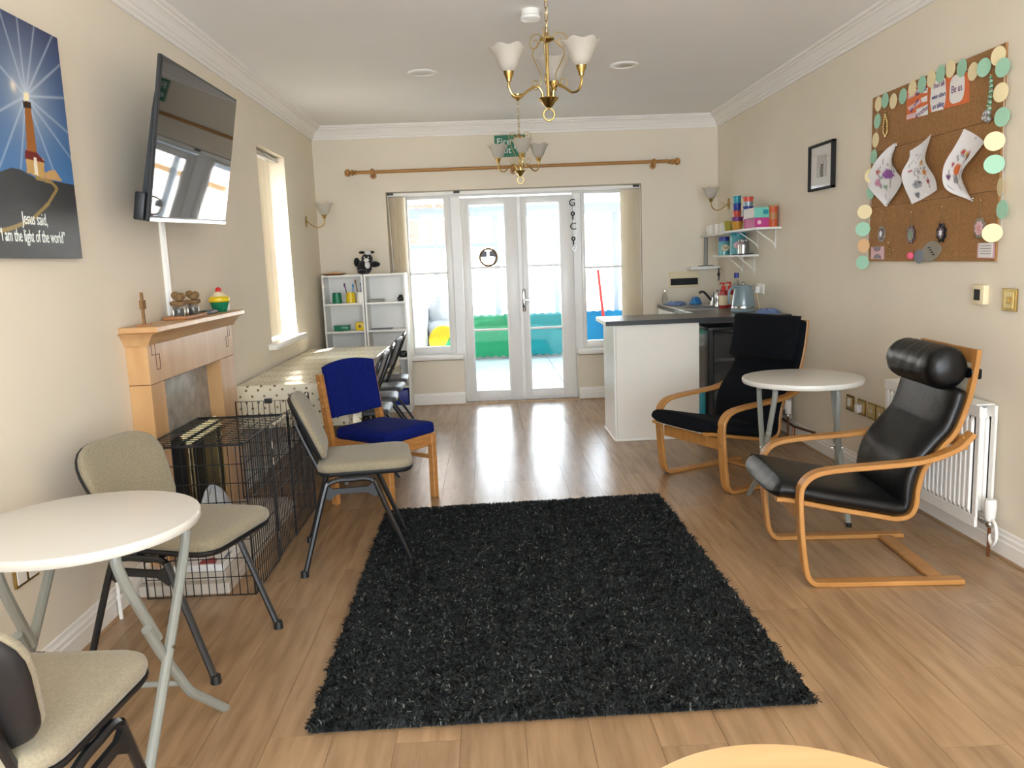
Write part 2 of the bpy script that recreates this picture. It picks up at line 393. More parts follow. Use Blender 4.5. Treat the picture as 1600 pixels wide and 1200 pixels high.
# left wall with the window opening
WY0, WY1, WZ0, WZ1 = 6.10, 6.92, .86, 2.32
lw = MB()
for b in ((FW-.3, 0, WY0, CZ), (WY1, 0, BW+.4, CZ), (WY0, 0, WY1, WZ0), (WY0, WZ1, WY1, CZ)):
    lw.box(LW-.3, b[0], b[1], LW, b[2], b[3])
struct(lw.build('wall_left', 'wall', smooth=0))
struct(MB().box(RW, FW-.3, 0, RW+.3, BW+.4, CZ).build('wall_right', 'wall', smooth=0))
OX0, OX1, OZ = -.945, 1.548, 2.115; LX, RX = -.262, .892; SZ = .452
bw = MB()
for b in ((LW, 0, OX0, CZ), (OX1, 0, RW, CZ), (OX0, OZ, OX1, CZ), (OX0, 0, LX, SZ), (RX, 0, OX1, SZ)):
    bw.box(b[0], BW, b[1], b[2], BW+.32, b[3])
struct(bw.build('wall_back', 'wall', smooth=0))
fw = MB(); GX0, GX1, GZ0, GZ1 = -1.52, 2.2, .12, 2.56
for b in ((LW, 0, GX0, CZ), (GX1, 0, RW, CZ), (GX0, 0, GX1, GZ0), (GX0, GZ1, GX1, CZ)):
    fw.box(b[0], FW-.3, b[1], b[2], FW, b[3])
struct(fw.build('wall_front', 'wall', smooth=0))
# front window (behind the photographer): frame, mullions, panes
wf = MB()
for xx in (GX0, -.2, .83, GX1-.06): wf.box(xx, FW-.2, GZ0, xx+.06, FW-.13, GZ1)
for zz in (GZ0, 1.75, GZ1-.06): wf.box(GX0, FW-.2, zz, GX1, FW-.13, zz+.06)
w4 = struct(wf.build('window_4', 'upvc', smooth=0))
MB().box(GX0, FW-.17, GZ0, GX1, FW-.162, GZ1).build('pane', 'glass', w4, smooth=0)
# coving: profile (distance from wall, height below ceiling)
cvp = [(0, -.118), (.012, -.118), (.014, -.098), (.024, -.094), (.028, -.078), (.036, -.074), (.05, -.052), (.07, -.034), (.082, -.031), (.084, -.02), (.10, -.016), (.104, 0), (0, 0)]
def cove(name, fn, a, b):
    n = len(cvp); v = [fn(d, z, a, 1) for d, z in cvp]+[fn(d, z, b, -1) for d, z in cvp]
    ff = [tuple(range(n))[::-1], tuple(range(n, 2*n))]+[(i, (i+1) % n, n+(i+1) % n, n+i) for i in range(n)]
    struct(MB().add(v, ff).build(name, 'cove', smooth=20))
cove('trim_1', lambda d, z, a, s: (LW+d, a-(d if s < 0 else 0), CZ+z), FW, BW)
cove('trim_2', lambda d, z, a, s: (RW-d, a-(d if s < 0 else 0), CZ+z), FW, BW)
cove('trim_3', lambda d, z, a, s: (a+d*s, BW-d, CZ+z), LW, RW)
# skirting: stepped profile
skp = [(0, 0), (.018, 0), (.018, .075), (.014, .082), (.014, .098), (.008, .106), (.006, .122), (0, .125)]
def skirt(name, fn, a, b, bead=True):
    n = len(skp); v = [fn(d, z, a) for d, z in skp]+[fn(d, z, b) for d, z in skp]
    ff = [tuple(range(n))[::-1], tuple(range(n, 2*n))]+[(i, (i+1) % n, n+(i+1) % n, n+i) for i in range(n)]
    o = struct(MB().add(v, ff).build(name, 'trim', smooth=20))
    q = [fn(.018, 0, a), fn(.03, 0, a), fn(.028, .008, a), fn(.018, .012, a)]; r_ = [fn(.018, 0, b), fn(.03, 0, b), fn(.028, .008, b), fn(.018, .012, b)]
    MB().add(q+r_, [(3, 2, 1, 0), (4, 5, 6, 7), (0, 1, 5, 4), (1, 2, 6, 5), (2, 3, 7, 6), (3, 0, 4, 7)]).build('beading', 'plank', o)
skirt('baseboard_left', lambda d, z, a: (LW+d, a, z), FW, 3.64)
skirt('baseboard_left_far', lambda d, z, a: (LW+d, a, z), 4.90, BW)
skirt('baseboard_right', lambda d, z, a: (RW-d, a, z), FW, BW)
skirt('baseboard_back', lambda d, z, a: (a, BW-d, z), LW, LX)
skirt('baseboard_back_right', lambda d, z, a: (a, BW-d, z), RX, 1.7)
# white cable trunking under the television and pipe stub on the left wall
struct(MB().box(LW, 4.18-.01, 1.18, LW+.016, 4.18+.035, 1.72, bev=.002).build('trim_4', 'white'))
tag(MB().tube([(LW+.035, 3.265, 0), (LW+.035, 3.265, .165)], .008, 8).lathe([(.0, .09), (.012, .09), (.012, .105), (0, .105)], 8, c=(LW+.035, 3.265, 0)).build('pipe', 'white'), 'short white pipe stub standing against the left skirting behind the folding table', 'pipe')

# ---------------------------------------------------------------- left window with vertical blind
wn = MB(); wx0, wx1 = LW-.24, LW-.17
for (a, b, c, d) in ((WY0, WZ0, WY0+.07, WZ1), (WY1-.07, WZ0, WY1, WZ1), (WY0, WZ0, WY1, WZ0+.07), (WY0, WZ1-.07, WY1, WZ1)):
    wn.box(wx0, a, b, wx1, c, d, bev=.004)
w1 = struct(wn.build('window_1', 'upvc'))
MB().box(wx0+.03, WY0+.07, WZ0+.07, wx0+.036, WY1-.07, WZ1-.07).build('pane', 'glass', w1, smooth=0)
MB().box(wx1-.01, WY1-.055, 1.35, wx1+.02, WY1-.035, 1.50, bev=.003).build('handle', 'white', w1)
struct(MB().box(LW-.17, WY0-.1, WZ0-.03, LW+.06, WY1+.10, WZ0+.014, bev=.006).build('trim_5', 'trim'))
vb = thing('vertical_blind', 'ivory vertical blind drawn back in the tall narrow window on the left wall', 'blind', (LW-.07, 6.35, .88))
MB().box(LW-.09, WY0+.01, WZ1-.045, LW-.05, WY1-.01, WZ1-.01, bev=.003).build('headrail', 'silver', vb)
for i in range(7):
    yy = 6.135+i*.066; a = .95+.1*(i % 2)
    s = MB(); s.add([(LW-.07-.044*math.sin(a), yy-.044*math.cos(a), .905), (LW-.07+.044*math.sin(a), yy+.044*math.cos(a), .905), (LW-.07+.044*math.sin(a), yy+.044*math.cos(a), 2.245), (LW-.07-.044*math.sin(a), yy-.044*math.cos(a), 2.245)], [(0, 1, 2, 3)])
    o = s.build('slat', 'blindwhite', vb, smooth=0)
    MB().box(LW-.085, yy-.006, 2.245, LW-.055, yy+.006, 2.277).build('carrier', 'white', o)
    MB().box(LW-.07-.03, yy-.032, .90, LW-.07+.03, yy+.032, .935, T=None).build('bottom_weight', 'blind', o) if False else None

# ---------------------------------------------------------------- french doors and side lights
tr = MB()
tr.box(OX0, DY-.035, 2.05+.01, OX1, DY+.035, 2.14, bev=.004)
for a, b in ((OX0, -.83), (-.335, -.238), (.883, .965), (1.42, OX1)): tr.box(a, DY-.035, SZ+.05 if a != -.335 and a != .883 else 0, b, DY+.035, 2.06, bev=.004)
for a, b in ((-.83, -.335), (.965, 1.42)): tr.box(a, DY-.035, SZ+.05, b, DY+.035, SZ+.07, bev=.003)
tr.box(-.30, DY-.035, -.01, .92, DY+.06, .012)
struct(tr.build('trim_6', 'upvc'))
struct(MB().box(-.262, BW-.01, -.004, .892, BW+.02, .006, bev=.002).build('trim_7', 'mapl'))
def sill(name, a, b): struct(MB().box(a, BW-.045, SZ+.01, b, DY-.03, SZ+.052, bev=.008).build(name, 'trim'))
sill('trim_8', OX0-.02, LX-.0); sill('trim_9', RX, OX1+.02)
def sidelight(name, fx0, fx1, gx0, gx1):
    b = MB(); z0, z1 = SZ+.06, 2.07; g0, g1 = .578, 2.045; y0, y1 = DY-.045, DY+.03
    b.box(fx0, y0, z0, gx0, y1, z1, bev=.006); b.box(gx1, y0, z0, fx1, y1, z1, bev=.006)
    b.box(gx0-.005, y0, z0, gx1+.005, y1, g0, bev=.006); b.box(gx0-.005, y0, g1, gx1+.005, y1, z1, bev=.006)
    o = struct(b.build(name, 'upvc'))
    MB().box(gx0, DY-.004, g0, gx1, DY+.004, g1).build('pane', 'glass', o, smooth=0)
    MB().box(gx0, DY-.010, 1.306, gx1, DY+.010, 1.330, bev=.003).build('glazing_bar', 'upvc', o)
sidelight('window_2', -.83, -.335, -.757, -.398); sidelight('window_3', .965, 1.42, 1.003, 1.378)
def leaf(name, x0, x1, gx0, gx1, rail):
    b = MB(); z0, z1 = .014, 2.045; g0, g1 = .105, 1.975; y0, y1 = DY-.05, DY+.02
    b.box(x0, y0, z0, gx0, y1, z1, bev=.007); b.box(gx1, y0, z0, x1, y1, z1, bev=.007)
    b.box(gx0-.006, y0, z0, gx1+.006, y1, g0, bev=.007); b.box(gx0-.006, y0, g1, gx1+.006, y1, z1, bev=.007)
    o = struct(b.build(name, 'upvc'))
    MB().box(gx0, DY-.02, g0, gx1, DY-.012, g1).build('pane', 'glass', o, smooth=0)
    for z in (1.345, .715): MB().box(gx0, DY-.026, z, gx1, DY-.006, z+.022, bev=.003).build('glazing_bar', 'upvc', o)
    bd = MB()
    for q in ((gx0-.018, g0-.018, gx0, g1+.018), (gx1, g0-.018, gx1+.018, g1+.018), (gx0, g0-.018, gx1, g0), (gx0, g1, gx1, g1+.018)): bd.box(q[0], y0-.006, q[1], q[2], y0+.004, q[3])
    bd.build('glazing_bead', 'upvc', o); return o
d1 = leaf('door_1', -.236, .343, -.147, .196, 0); d2 = leaf('door_2', .347, .881, .425, .747, 0)
h = MB().box(.352, DY-.068, .90, .385, DY-.049, 1.13, bev=.006).build('handle_plate', 'chrome', d2)
MB().tube(cr([(.367, DY-.06, 1.02), (.367, DY-.10, 1.02), (.385, DY-.108, 1.02), (.47, DY-.106, 1.012)], 5), .009, 8).build('lever', 'chrome', h)
MB().lathe([(.0, 0), (.008, 0), (.008, .008), (0, .008)], 10, T=Matrix.Translation((.367, DY-.069, .95)) @ Matrix.Rotation(PI/2, 4, 'X')).build('keyhole', 'dblack', h)
MB().box(.322, DY-.062, -.0+.02, .366, DY-.049, 2.04, bev=.004).build('meeting_rail', 'upvc', d1)
# blinds at both ends of the door opening
def pack(x0, x1, label, n):
    o = thing('vertical_blind', label, 'blind', ((x0+x1)/2, BW+.05, .5))
    for i in range(n):
        xx = x0+.015+(x1-x0-.03)*i/(n-1); a = .25+random.uniform(-.06, .06); hw = .044
        dx, dy = hw*math.sin(a)*.6, hw*math.cos(a)
        s = MB(); z0, z1 = .50+random.uniform(0, .008), 2.065
        s.add([(0, -hw, z0), (0, hw, z0), (0, hw, z1), (0, -hw, z1)], [(0, 1, 2, 3)], 0, T=Matrix.Translation((xx, BW+.05, 0)) @ Matrix.Rotation(a*(1 if i % 2 else .6)+.5, 4, 'Z'))
        sl = s.build('slat', 'blind', o, smooth=0)
    return o
b1 = pack(-.925, -.775, 'cream vertical blind bunched at the left end of the french door opening above the bookcases', 8)
b2 = pack(1.36, 1.525, 'cream vertical blind bunched at the right end of the french door opening above the counter', 8)
MB().box(-.94, BW+.035, 2.075, 1.54, BW+.065, 2.105, bev=.003).build('headrail', 'white', b1)
for xx in (-.905, -.26, 1.50): MB().box(xx-.03, BW+.02, 2.085, xx+.03, BW+.036, 2.105, bev=.002).build('rail_bracket', 'blackpl', b1)
MB().tube([(-.93, BW+.03, 2.08), (-.90, BW+.03, .75)], .003, 6).build('cord', 'white', b1)
MB().tube([(1.538, BW+.02, 2.08), (1.538, BW+.02, .95)], .003, 6).build('cord', 'white', b2)

# ---------------------------------------------------------------- conservatory and garden beyond the doors
gz = -.02
ter = struct(MB().box(-6, BW+.4, -.1, 9, 12.2, gz-.012).build('floor_conservatory', 'mortar', smooth=0))
for i in range(9):
    for j in range(8):
        xa = -1.95+i*.56; ya = 8.52+j*.46
        MB().box(xa+.004, ya+.004, gz-.012, xa+.556, ya+.456, gz, bev=.002).build('tile', 'tile', ter, smooth=0)
struct(MB().box(-12, 12.3, -.2, 16, 40, -.1).build('ground', 'rend', smooth=0))
# glazed end wall of the conservatory: dwarf wall, rails, posts
struct(MB().box(-6, 12.12, -.1, 9, 12.3, .56).build('wall_dwarf', 'rend', smooth=0))
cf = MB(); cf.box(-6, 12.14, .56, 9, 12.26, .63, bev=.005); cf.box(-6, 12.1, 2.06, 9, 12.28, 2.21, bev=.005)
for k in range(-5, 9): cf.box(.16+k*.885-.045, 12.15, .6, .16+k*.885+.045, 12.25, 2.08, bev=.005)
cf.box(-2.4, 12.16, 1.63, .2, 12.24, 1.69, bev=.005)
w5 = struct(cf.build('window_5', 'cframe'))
for k in range(-5, 8): MB().box(.16+k*.885+.045, 12.197, .63, .16+(k+1)*.885-.045, 12.203, 2.06).build('pane', 'glass', w5, smooth=0)
# roof glazing bars of the conservatory running back to the house
rf = MB()
for k in range(-3, 6): rf.add([], []).tube([(.16+k*.885, 12.2, 2.24), (.16+k*.885, 8.45, 3.05)], .03, 4)
struct(rf.build('roof', 'upvc'))
struct(MB().add([(-6, 12.45, 2.29), (9, 12.45, 2.29), (9, 8.42, 3.13), (-6, 8.42, 3.13), (-6, 12.45, 2.33), (9, 12.45, 2.33), (9, 8.42, 3.17), (-6, 8.42, 3.17)], [(0, 3, 2, 1), (4, 5, 6, 7), (0, 1, 5, 4), (1, 2, 6, 5), (2, 3, 7, 6), (3, 0, 4, 7)]).build('roof_sheet', thinmat('milky roof sheet', 'D8DEE4', .12), smooth=0))
struct(MB().box(-2.1, BW+.4, -.1, -1.95, 12.3, 3.0).build('wall_lightblock_left', 'rend', smooth=0)); struct(MB().box(3.1, BW+.4, -.1, 3.25, 12.3, 3.0).build('wall_lightblock_right', 'rend', smooth=0))  # solid side walls added out of view to cut light in the conservatory
# foam mats standing on edge along the dwarf wall
def jig(x0, x1, z0, z1):
    n = int((x1-x0)/.055); p = []
    for i in range(n): p += [(x0+(x1-x0)*i/n, z0+(.016 if i % 2 else 0)), (x0+(x1-x0)*(i+1)/n, z0+(.016 if i % 2 else 0))]
    for i in reversed(range(n)): p += [(x0+(x1-x0)*(i+1)/n, z1-(.016 if i % 2 else 0)), (x0+(x1-x0)*i/n, z1-(.016 if i % 2 else 0))]
    return p
for x0, x1, m, lb in ((-.36, .29, 'matgreen', 'green foam play mat stood on edge behind the left door leaf'), (.30, 1.17, 'matteal', 'teal foam play mat stood on edge behind the right door leaf'), (1.18, 2.05, 'matblue', 'turquoise blue foam play mat stood on edge beside the red pole')):
    T = Matrix.Translation((0, 12.02, 0)) @ FB
    tag(MB().prism(jig(x0, x1, gz+.03, .635), 0, .02, T=T).build('play_mat', m, smooth=0), lb, 'play mat', 'foam mats along the conservatory wall')
# red pole with prongs
rp = thing('garden_pole', 'red upright pole with thin cross prongs leaning beyond the right side light', 'pole', (1.70, 11.85, gz))
a, b = (1.615, 11.85, 1.24), (1.735, 11.85, gz)
MB().tube([b, a], .022, 10).build('shaft', 'red', rp)
for z, L in ((1.12, .10), (.90, .16)):
    xx = b[0]+(a[0]-b[0])*(z-b[2])/(a[2]-b[2]); MB().tube([(xx-L, 11.84, z+.01), (xx+L*.8, 11.84, z)], .006, 6).build('prong', 'blackpl', rp)
# garden seat with cushions, ball
sf = thing('garden_sofa', 'white framed garden sofa with grey cushions outside the left side light', 'sofa', (-.62, 10.6, gz))
MB().box(-1.02, 10.35, gz, -.80, 11.15, .85, bev=.03).build('arm', 'gwhite', sf)
MB().box(-.80, 10.45, gz, -.30, 11.2, .40, bev=.03).build('base', 'clothd', sf)
MB().ell((-.55, 10.85, .52), .25, .32, .14, .5, .5).build('seat_cushion', 'cloth', sf)
MB().ell((-.55, 11.06, .74), .25, .12, .2, .5, .5, T=None).build('back_cushion', 'cloth', sf)
MB().box(-1.02, 11.19, gz, -.28, 11.27, .62, bev=.02).build('backrest', 'gwhite', sf)
bl = thing('play_cushion', 'yellow and green round play cushion leaning by the grey garden sofa', 'cushion', (-.56, 10.28, gz))
T = Matrix.Translation((-.575, 10.28, .46)) @ FB
MB().prism(ngon(.18, 28), 0, .1, T=T).build('disc', 'yellow', bl)
for k in range(5):
    aa = -1.2+k*.40; bb = aa+.30
    MB().prism([(.02, -.06), (.17*math.cos(aa), .17*math.sin(aa)), (.17*math.cos((aa+bb)/2), .17*math.sin((aa+bb)/2)), (.17*math.cos(bb), .17*math.sin(bb))], .1, .106, T=T).build('wedge', 'potgreen', bl)
MB().tube([(-.71, 10.3, gz), (-.62, 10.3, .25)], .015, 6).tube([(-.41, 10.3, gz), (-.5, 10.3, .25)], .015, 6).build('stand', 'gwhite', bl)
# pale board fence with tan capping
fe = thing('garden_fence', 'pale sunlit board fence with tan capping across the back garden', 'fence', (1, 16.3, -.1))
for k in range(11):
    MB().box(-7, 16.3, -.1+k*.165, 9, 16.33, -.1+k*.165+.16, bev=.004).build('board', 'rend', fe, smooth=0)
for k in range(9): MB().box(-7+k*2, 16.24, -.1, -6.9+k*2, 16.3, 1.75).build('post', 'rend', fe, smooth=0)
MB().box(1.2, 16.22, 1.72, 9, 16.36, 1.83, bev=.01).build('capping', 'twine', fe)
MB().box(-7, 16.22, 1.72, -1.0, 16.36, 1.79, bev=.01).build('capping', 'clothd', fe)
# neighbouring brick house
hs = thing('brick_house', 'red brick house with dark downpipes seen through the left side light', 'house', (-2.5, 22, -.1))
MB().box(-6, 22, -.1, -.75, 24, 5.2).build('wall', 'mortar', hs, smooth=0)
bk = MB()
for r in range(26):
    for cidx in range(20):
        x0 = -3.9+cidx*.16+(.08 if r % 2 else 0)
        if x0 < -.9: bk.box(x0, 21.985, 1.6+r*.062, x0+.15, 22, 1.6+r*.062+.052)
o = bk.build('brickwork', 'brick', hs, smooth=0); o['kind'] = 'stuff'
for xx in (-2.55, -1.35): MB().tube([(xx, 21.93, -.1), (xx, 21.93, 4.6)], .05, 8).build('downpipe', 'inlay', hs)
MB().box(-6.2, 21.7, 5.2, -.55, 24.2, 5.35).build('eaves', 'gwhite', hs, smooth=0)
MB().box(-2.3, 21.96, 1.9, -1.6, 22, 2.9).build('window', 'glass', hs, smooth=0)
# grey house gable beyond right
hb = thing('rendered_house', 'white rendered neighbouring house standing behind the pale fence', 'house', (3.5, 26, -.1))
MB().box(.2, 26, -.1, 9, 28, 3.4).build('wall', 'rend', hb, smooth=0)
MB().box(0, 25.6, 3.4, 9.2, 28.2, 3.6).build('eaves', 'clothd', hb, smooth=0)

# wall added beyond the left window to block part of its sky light
struct(MB().box(-3.9, 1.0, -.2, -3.7, 12.0, 7.0).build('wall_skyblock', 'rend', smooth=0))
struct(MB().box(-3.7, -3, -.2, LW-.3, 12.0, -.1).build('ground_passage', 'mortar', smooth=0))

# ---------------------------------------------------------------- shaggy rug
RC = [np.array(q) for q in ((-0.609, 2.325, 0.0), (0.98, 2.343, 0.0), (0.966, 4.627, 0.02), (-0.633, 4.545, 0.02))]
rug = MB()
def rugp(u, v, z=0): p = (RC[0]*(1-u)+RC[1]*u)*(1-v)+(RC[3]*(1-u)+RC[2]*u)*v; return (p[0], p[1], z)
n = 4; rug.add([rugp(.007, .006, .0005), rugp(.993, .006, .0005), rugp(.993, .994, .0005), rugp(.007, .994, .0005), rugp(.010, .008, .012), rugp(.990, .008, .012), rugp(.990, .992, .012), rugp(.010, .992, .012)], [(0, 3, 2, 1), (4, 5, 6, 7), (0, 1, 5, 4), (1, 2, 6, 5), (2, 3, 7, 6), (3, 0, 4, 7)])
rg = tag(rug.build('shaggy_rug', 'shag', smooth=0), 'large black shaggy rug lying on the oak floor in the middle of the room', 'rug')
NT = 150000
u = rng.random(NT); v = rng.random(NT)
A, B, C_, D = RC
base = ((A[None]*(1-u)[:, None]+B[None]*u[:, None])*(1-v)[:, None]+(D[None]*(1-u)[:, None]+C_[None]*u[:, None])*v[:, None]); base[:, 2] = .006+.005*np.clip(np.minimum(np.minimum(u, 1-u), np.minimum(v, 1-v))*90, 0, 1)
ang = rng.random(NT)*2*PI; ln = .017+.014*rng.random(NT); lean = .35+.75*rng.random(NT)
clump = np.sin(base[:, 0]*41+np.sin(base[:, 1]*33)*2)+np.sin(base[:, 1]*37+1.7*np.sin(base[:, 0]*29)); ang = ang*.55+clump*1.3
dr = np.stack([np.cos(ang), np.sin(ang), np.zeros(NT)], 1); sd_ = np.stack([-np.sin(ang), np.cos(ang), np.zeros(NT)], 1)
wd = (.0019+.0017*rng.random(NT))[:, None]
mid = base+dr*(ln*lean*.35)[:, None]+np.array([0, 0, 1])*(ln*.62)[:, None]
tip = base+dr*(ln*lean*.95)[:, None]+np.array([0, 0, 1])*(ln*(.95-.35*lean))[:, None]
V = np.stack([base-sd_*wd, base+sd_*wd, mid-sd_*wd, mid+sd_*wd, tip-sd_*wd*.6, tip+sd_*wd*.6], 1).reshape(-1, 3)-np.array(rg.location)
k6 = np.arange(NT)[:, None]*6
F = np.concatenate([k6+np.array([[0, 1, 3, 2]]), k6+np.array([[2, 3, 5, 4]])], 1).reshape(-1).astype(np.int32)
me = bpy.data.meshes.new('pile'); me.vertices.add(len(V)); me.vertices.foreach_set('co', V.astype(np.float32).ravel())
me.loops.add(len(F)); me.loops.foreach_set('vertex_index', F); nf = len(F)//4
me.polygons.add(nf); me.polygons.foreach_set('loop_start', np.arange(nf, dtype=np.int32)*4)
me.polygons.foreach_set('use_smooth', np.ones(nf, bool)); me.materials.append(M['shag']); me.update(calc_edges=True); me.validate()
pl = bpy.data.objects.new('pile', me); COL.objects.link(pl); pl.parent = rg; pl['kind'] = 'stuff'

# ---------------------------------------------------------------- grey upholstered visitor chairs
def rtrap(wf, wb, x0, x1, r, n=6):
    # rounded outline: x forward, width wf at the front, wb at the back
    c = [(x1, wf/2), (x0, wb/2), (x0, -wb/2), (x1, -wf/2)]; out = []
    for i in range(4):
        p = np.array(c[i]); a = np.array(c[i-1]); b = np.array(c[(i+1) % 4])
        da = (a-p)/np.linalg.norm(a-p); db = (b-p)/np.linalg.norm(b-p); rr = r[i] if hasattr(r, '__len__') else r
        p1 = p+da*rr; p2 = p+db*rr
        for j in range(n+1):
            t = j/n; out.append(tuple((1-t)**2*p1+2*t*(1-t)*p+t*t*p2))
    return out
PADL = [(.93, 0), (.985, .006), (1, .018), (1, .03), (.985, .042), (.94, .051), (.8, .057), (.45, .06)]
def visitor_chair(label):
    t = thing('visitor_chair', label, 'chair', group='grey upholstered visitor chairs')
    o = rtrap(.44, .40, -.17, .28, (.09, .07, .07, .09))
    MB().pad(o, [(s_, (.468+z*.88)) for s_, z in PADL]).build('seat', 'greyfab', t, True, smooth=50)
    MB().pad(o, [(.80, .448), (.97, .452), (1.0, .462), (1.0, .470)]).build('seat_shell', 'blackpl', t, True, smooth=50)
    # backrest: pad standing up, leaning back and curved about the sitter
    ob = rtrap(.36, .47, -.21, .21, (.09, .19, .19, .09), 7)
    ob = [(-x, y) for x, y in ob]        # x -> up, wide at the top
    Tb = Matrix.Translation((-.215, 0, .668)) @ Matrix.Rotation(math.radians(-23), 4, 'Y') @ Matrix(((0, 0, 1, 0), (0, 1, 0, 0), (1, 0, 0, 0), (0, 0, 0, 1)))
    ob2 = [(x*.78, y) for x, y in ob]
    MB().pad(ob2, [(s_, z*.62) for s_, z in PADL], T=Tb, bow=.45).build('backrest', 'greyfab', t, True, smooth=50)
    MB().pad(ob2, [(.80, -.018), (.96, -.014), (1.0, -.004), (1.0, .004)], T=Tb, bow=.45).build('back_shell', 'blackpl', t, True, smooth=50)
    for s in (-1, 1):
        y0 = .205*s; yf = .235*s
        rear = cr([(.0, y0, .438), (-.07, y0, .438), (-.115, y0*1.01, .425), (-.14, y0*1.03, .385), (-.25, y0*1.2, .012)], 5)
        frnt = cr([(.0, y0, .438), (.05, y0, .438), (.085, y0*1.0, .425), (.105, y0*1.01, .385), (.245, yf*.92, .012)], 5)
        l1 = MB().tube(rear, .0125, 8).build('leg', 'blackmet', t, True); l2 = MB().tube(frnt, .0125, 8).build('leg', 'blackmet', t, True)
        MB().lathe([(.019, 0), (.017, .03), (.0, .03)], 10, c=(-.253, y0*1.2, 0)).build('foot', 'blackpl', l1, True)
        MB().lathe([(.019, 0), (.017, .03), (.0, .03)], 10, c=(.247, yf*.92, 0)).build('foot', 'blackpl', l2, True)
        p = [(-.14, .36), (-.12, .415), (-.10, .398), (.06, .398), (.085, .415), (.112, .36), (.095, .345), (.05, .372), (-.08, .372), (-.12, .345)]
        MB().prism(p, -.007, .007, T=Matrix.Translation((0, y0*1.01, 0)) @ Matrix(((1, 0, 0, 0), (0, 0, 1, 0), (0, 1, 0, 0), (0, 0, 0, 1)))).build('spacer', 'blackpl', t, True)
        MB().tube(cr([(.05, .13*s, .45), (-.12, .13*s, .45), (-.155, .13*s, .468), (-.175, .13*s, .51), (-.225, .13*s, .63), (-.25, .13*s, .70)], 5), .0115, 8).build('back_support', 'blackmet', t, True)
    for xx in (-.03, .06): MB().tube([(xx, -.205, .442), (xx, .205, .442)], .009, 8).build('cross_tube', 'blackmet', t, True)
    return t
vc = visitor_chair('grey fabric visitor chair facing the rug beside the blue seat chair')
vc.location = (-.69, 3.915, 0); vc.rotation_euler.z = math.radians(9)
v2 = copy_tree(vc); v2.location = (-1.185, 2.955, 0); v2.rotation_euler.z = math.radians(-15)
v2['label'] = 'grey fabric visitor chair pushed behind the white folding table at the left wall'
v3 = copy_tree(vc); v3.location = (-1.075, 1.64, 0); v3.rotation_euler.z = math.radians(88)
v3['label'] = 'grey fabric visitor chair with its black shell back to the camera in the bottom corner'

# ---------------------------------------------------------------- folding round tables
def folding_table(label):
    t = thing('folding_table', label, 'table', group='white round folding tables')
    MB().lathe([(.0, .710), (.300, .710), (.308, .712), (.312, .718), (.313, .733), (.310, .739), (.302, .741), (0, .741)], 64).build('table_top', 'tabletop', t, True, smooth=40)
    for s in (-1, 1):
        y = .20*s; y2 = .172*s
        MB().tube(cr([(.05, y, .700), (.13, y, .700), (.185, y, .690), (.205, y, .655), (.17, y, .55), (-.27, y, .008)], 6), .0148, 10).build('leg', 'greymet', t, True)
        up = MB().tube(cr([(-.10, .155*s, .700), (-.15, .155*s, .690), (-.155, .157*s, .66), (-.12, .163*s, .58), (-.01, .178*s, .385)], 5), .0148, 10)
        a = up.build('hinged_strut', 'greymet', t, True)
        lo = MB().tube(cr([(-.055, .178*s, .455), (.0, .186*s, .36), (.09, .203*s, .215), (.118, .210*s, .172), (.145, .216*s, .145), (.285, .250*s, .014)], 5), .0148, 10, T=Matrix.Translation((-.018, -.024*s*0, -.012)))
        b = lo.build('leg', 'greymet', t, True)
        MB().tube([(.005, y2-.016*s, .35), (.005, y+.016*s, .35)], .006, 8).build('pivot_bolt', 'chrome', b, True)
        MB().lathe([(.0145, 0), (.0145, .02), (0, .02)], 10, c=(-.277, y, 0)).build('foot_cap', 'blackpl', t, True)
    MB().tube([(.085, -.203, .195), (.085, .203, .195)], .009, 8).build('cross_bar', 'greymet', t, True)
    MB().tube([(-.10, -.155, .70), (-.10, .155, .70)], .0115, 8).build('top_rail', 'greymet', t, True)
    MB().tube([(.05, -.2, .70), (.05, .2, .70)], .0115, 8).build('top_rail', 'greymet', t, True)
    return t
ft = folding_table('white round folding table with grey tube legs in front of the left wall')
ft.location = (-1.165, 2.24, 0); ft.rotation_euler.z = math.radians(90)
f2 = copy_tree(ft); f2.location = (1.675, 4.285, 0); f2.rotation_euler.z = math.radians(77)
f2['label'] = 'white round folding table standing between the two armchairs'
wt = thing('side_table', 'round pale maple table at the bottom edge of the photo', 'table', (.46, 1.09, 0))
MB().lathe([(0, .478), (.300, .478), (.314, .482), (.317, .49), (.314, .498), (.308, .5), (0, .5)], 72, c=(.46, 1.09, 0)).build('table_top', 'paletop', wt, smooth=40)
for k in range(4):
    a = PI/4+k*PI/2; MB().tube([(.46+.20*math.cos(a), 1.09+.20*math.sin(a), .478), (.46+.24*math.cos(a), 1.09+.24*math.sin(a), 0)], [.019, .013], 10).build('leg', 'beech', wt)

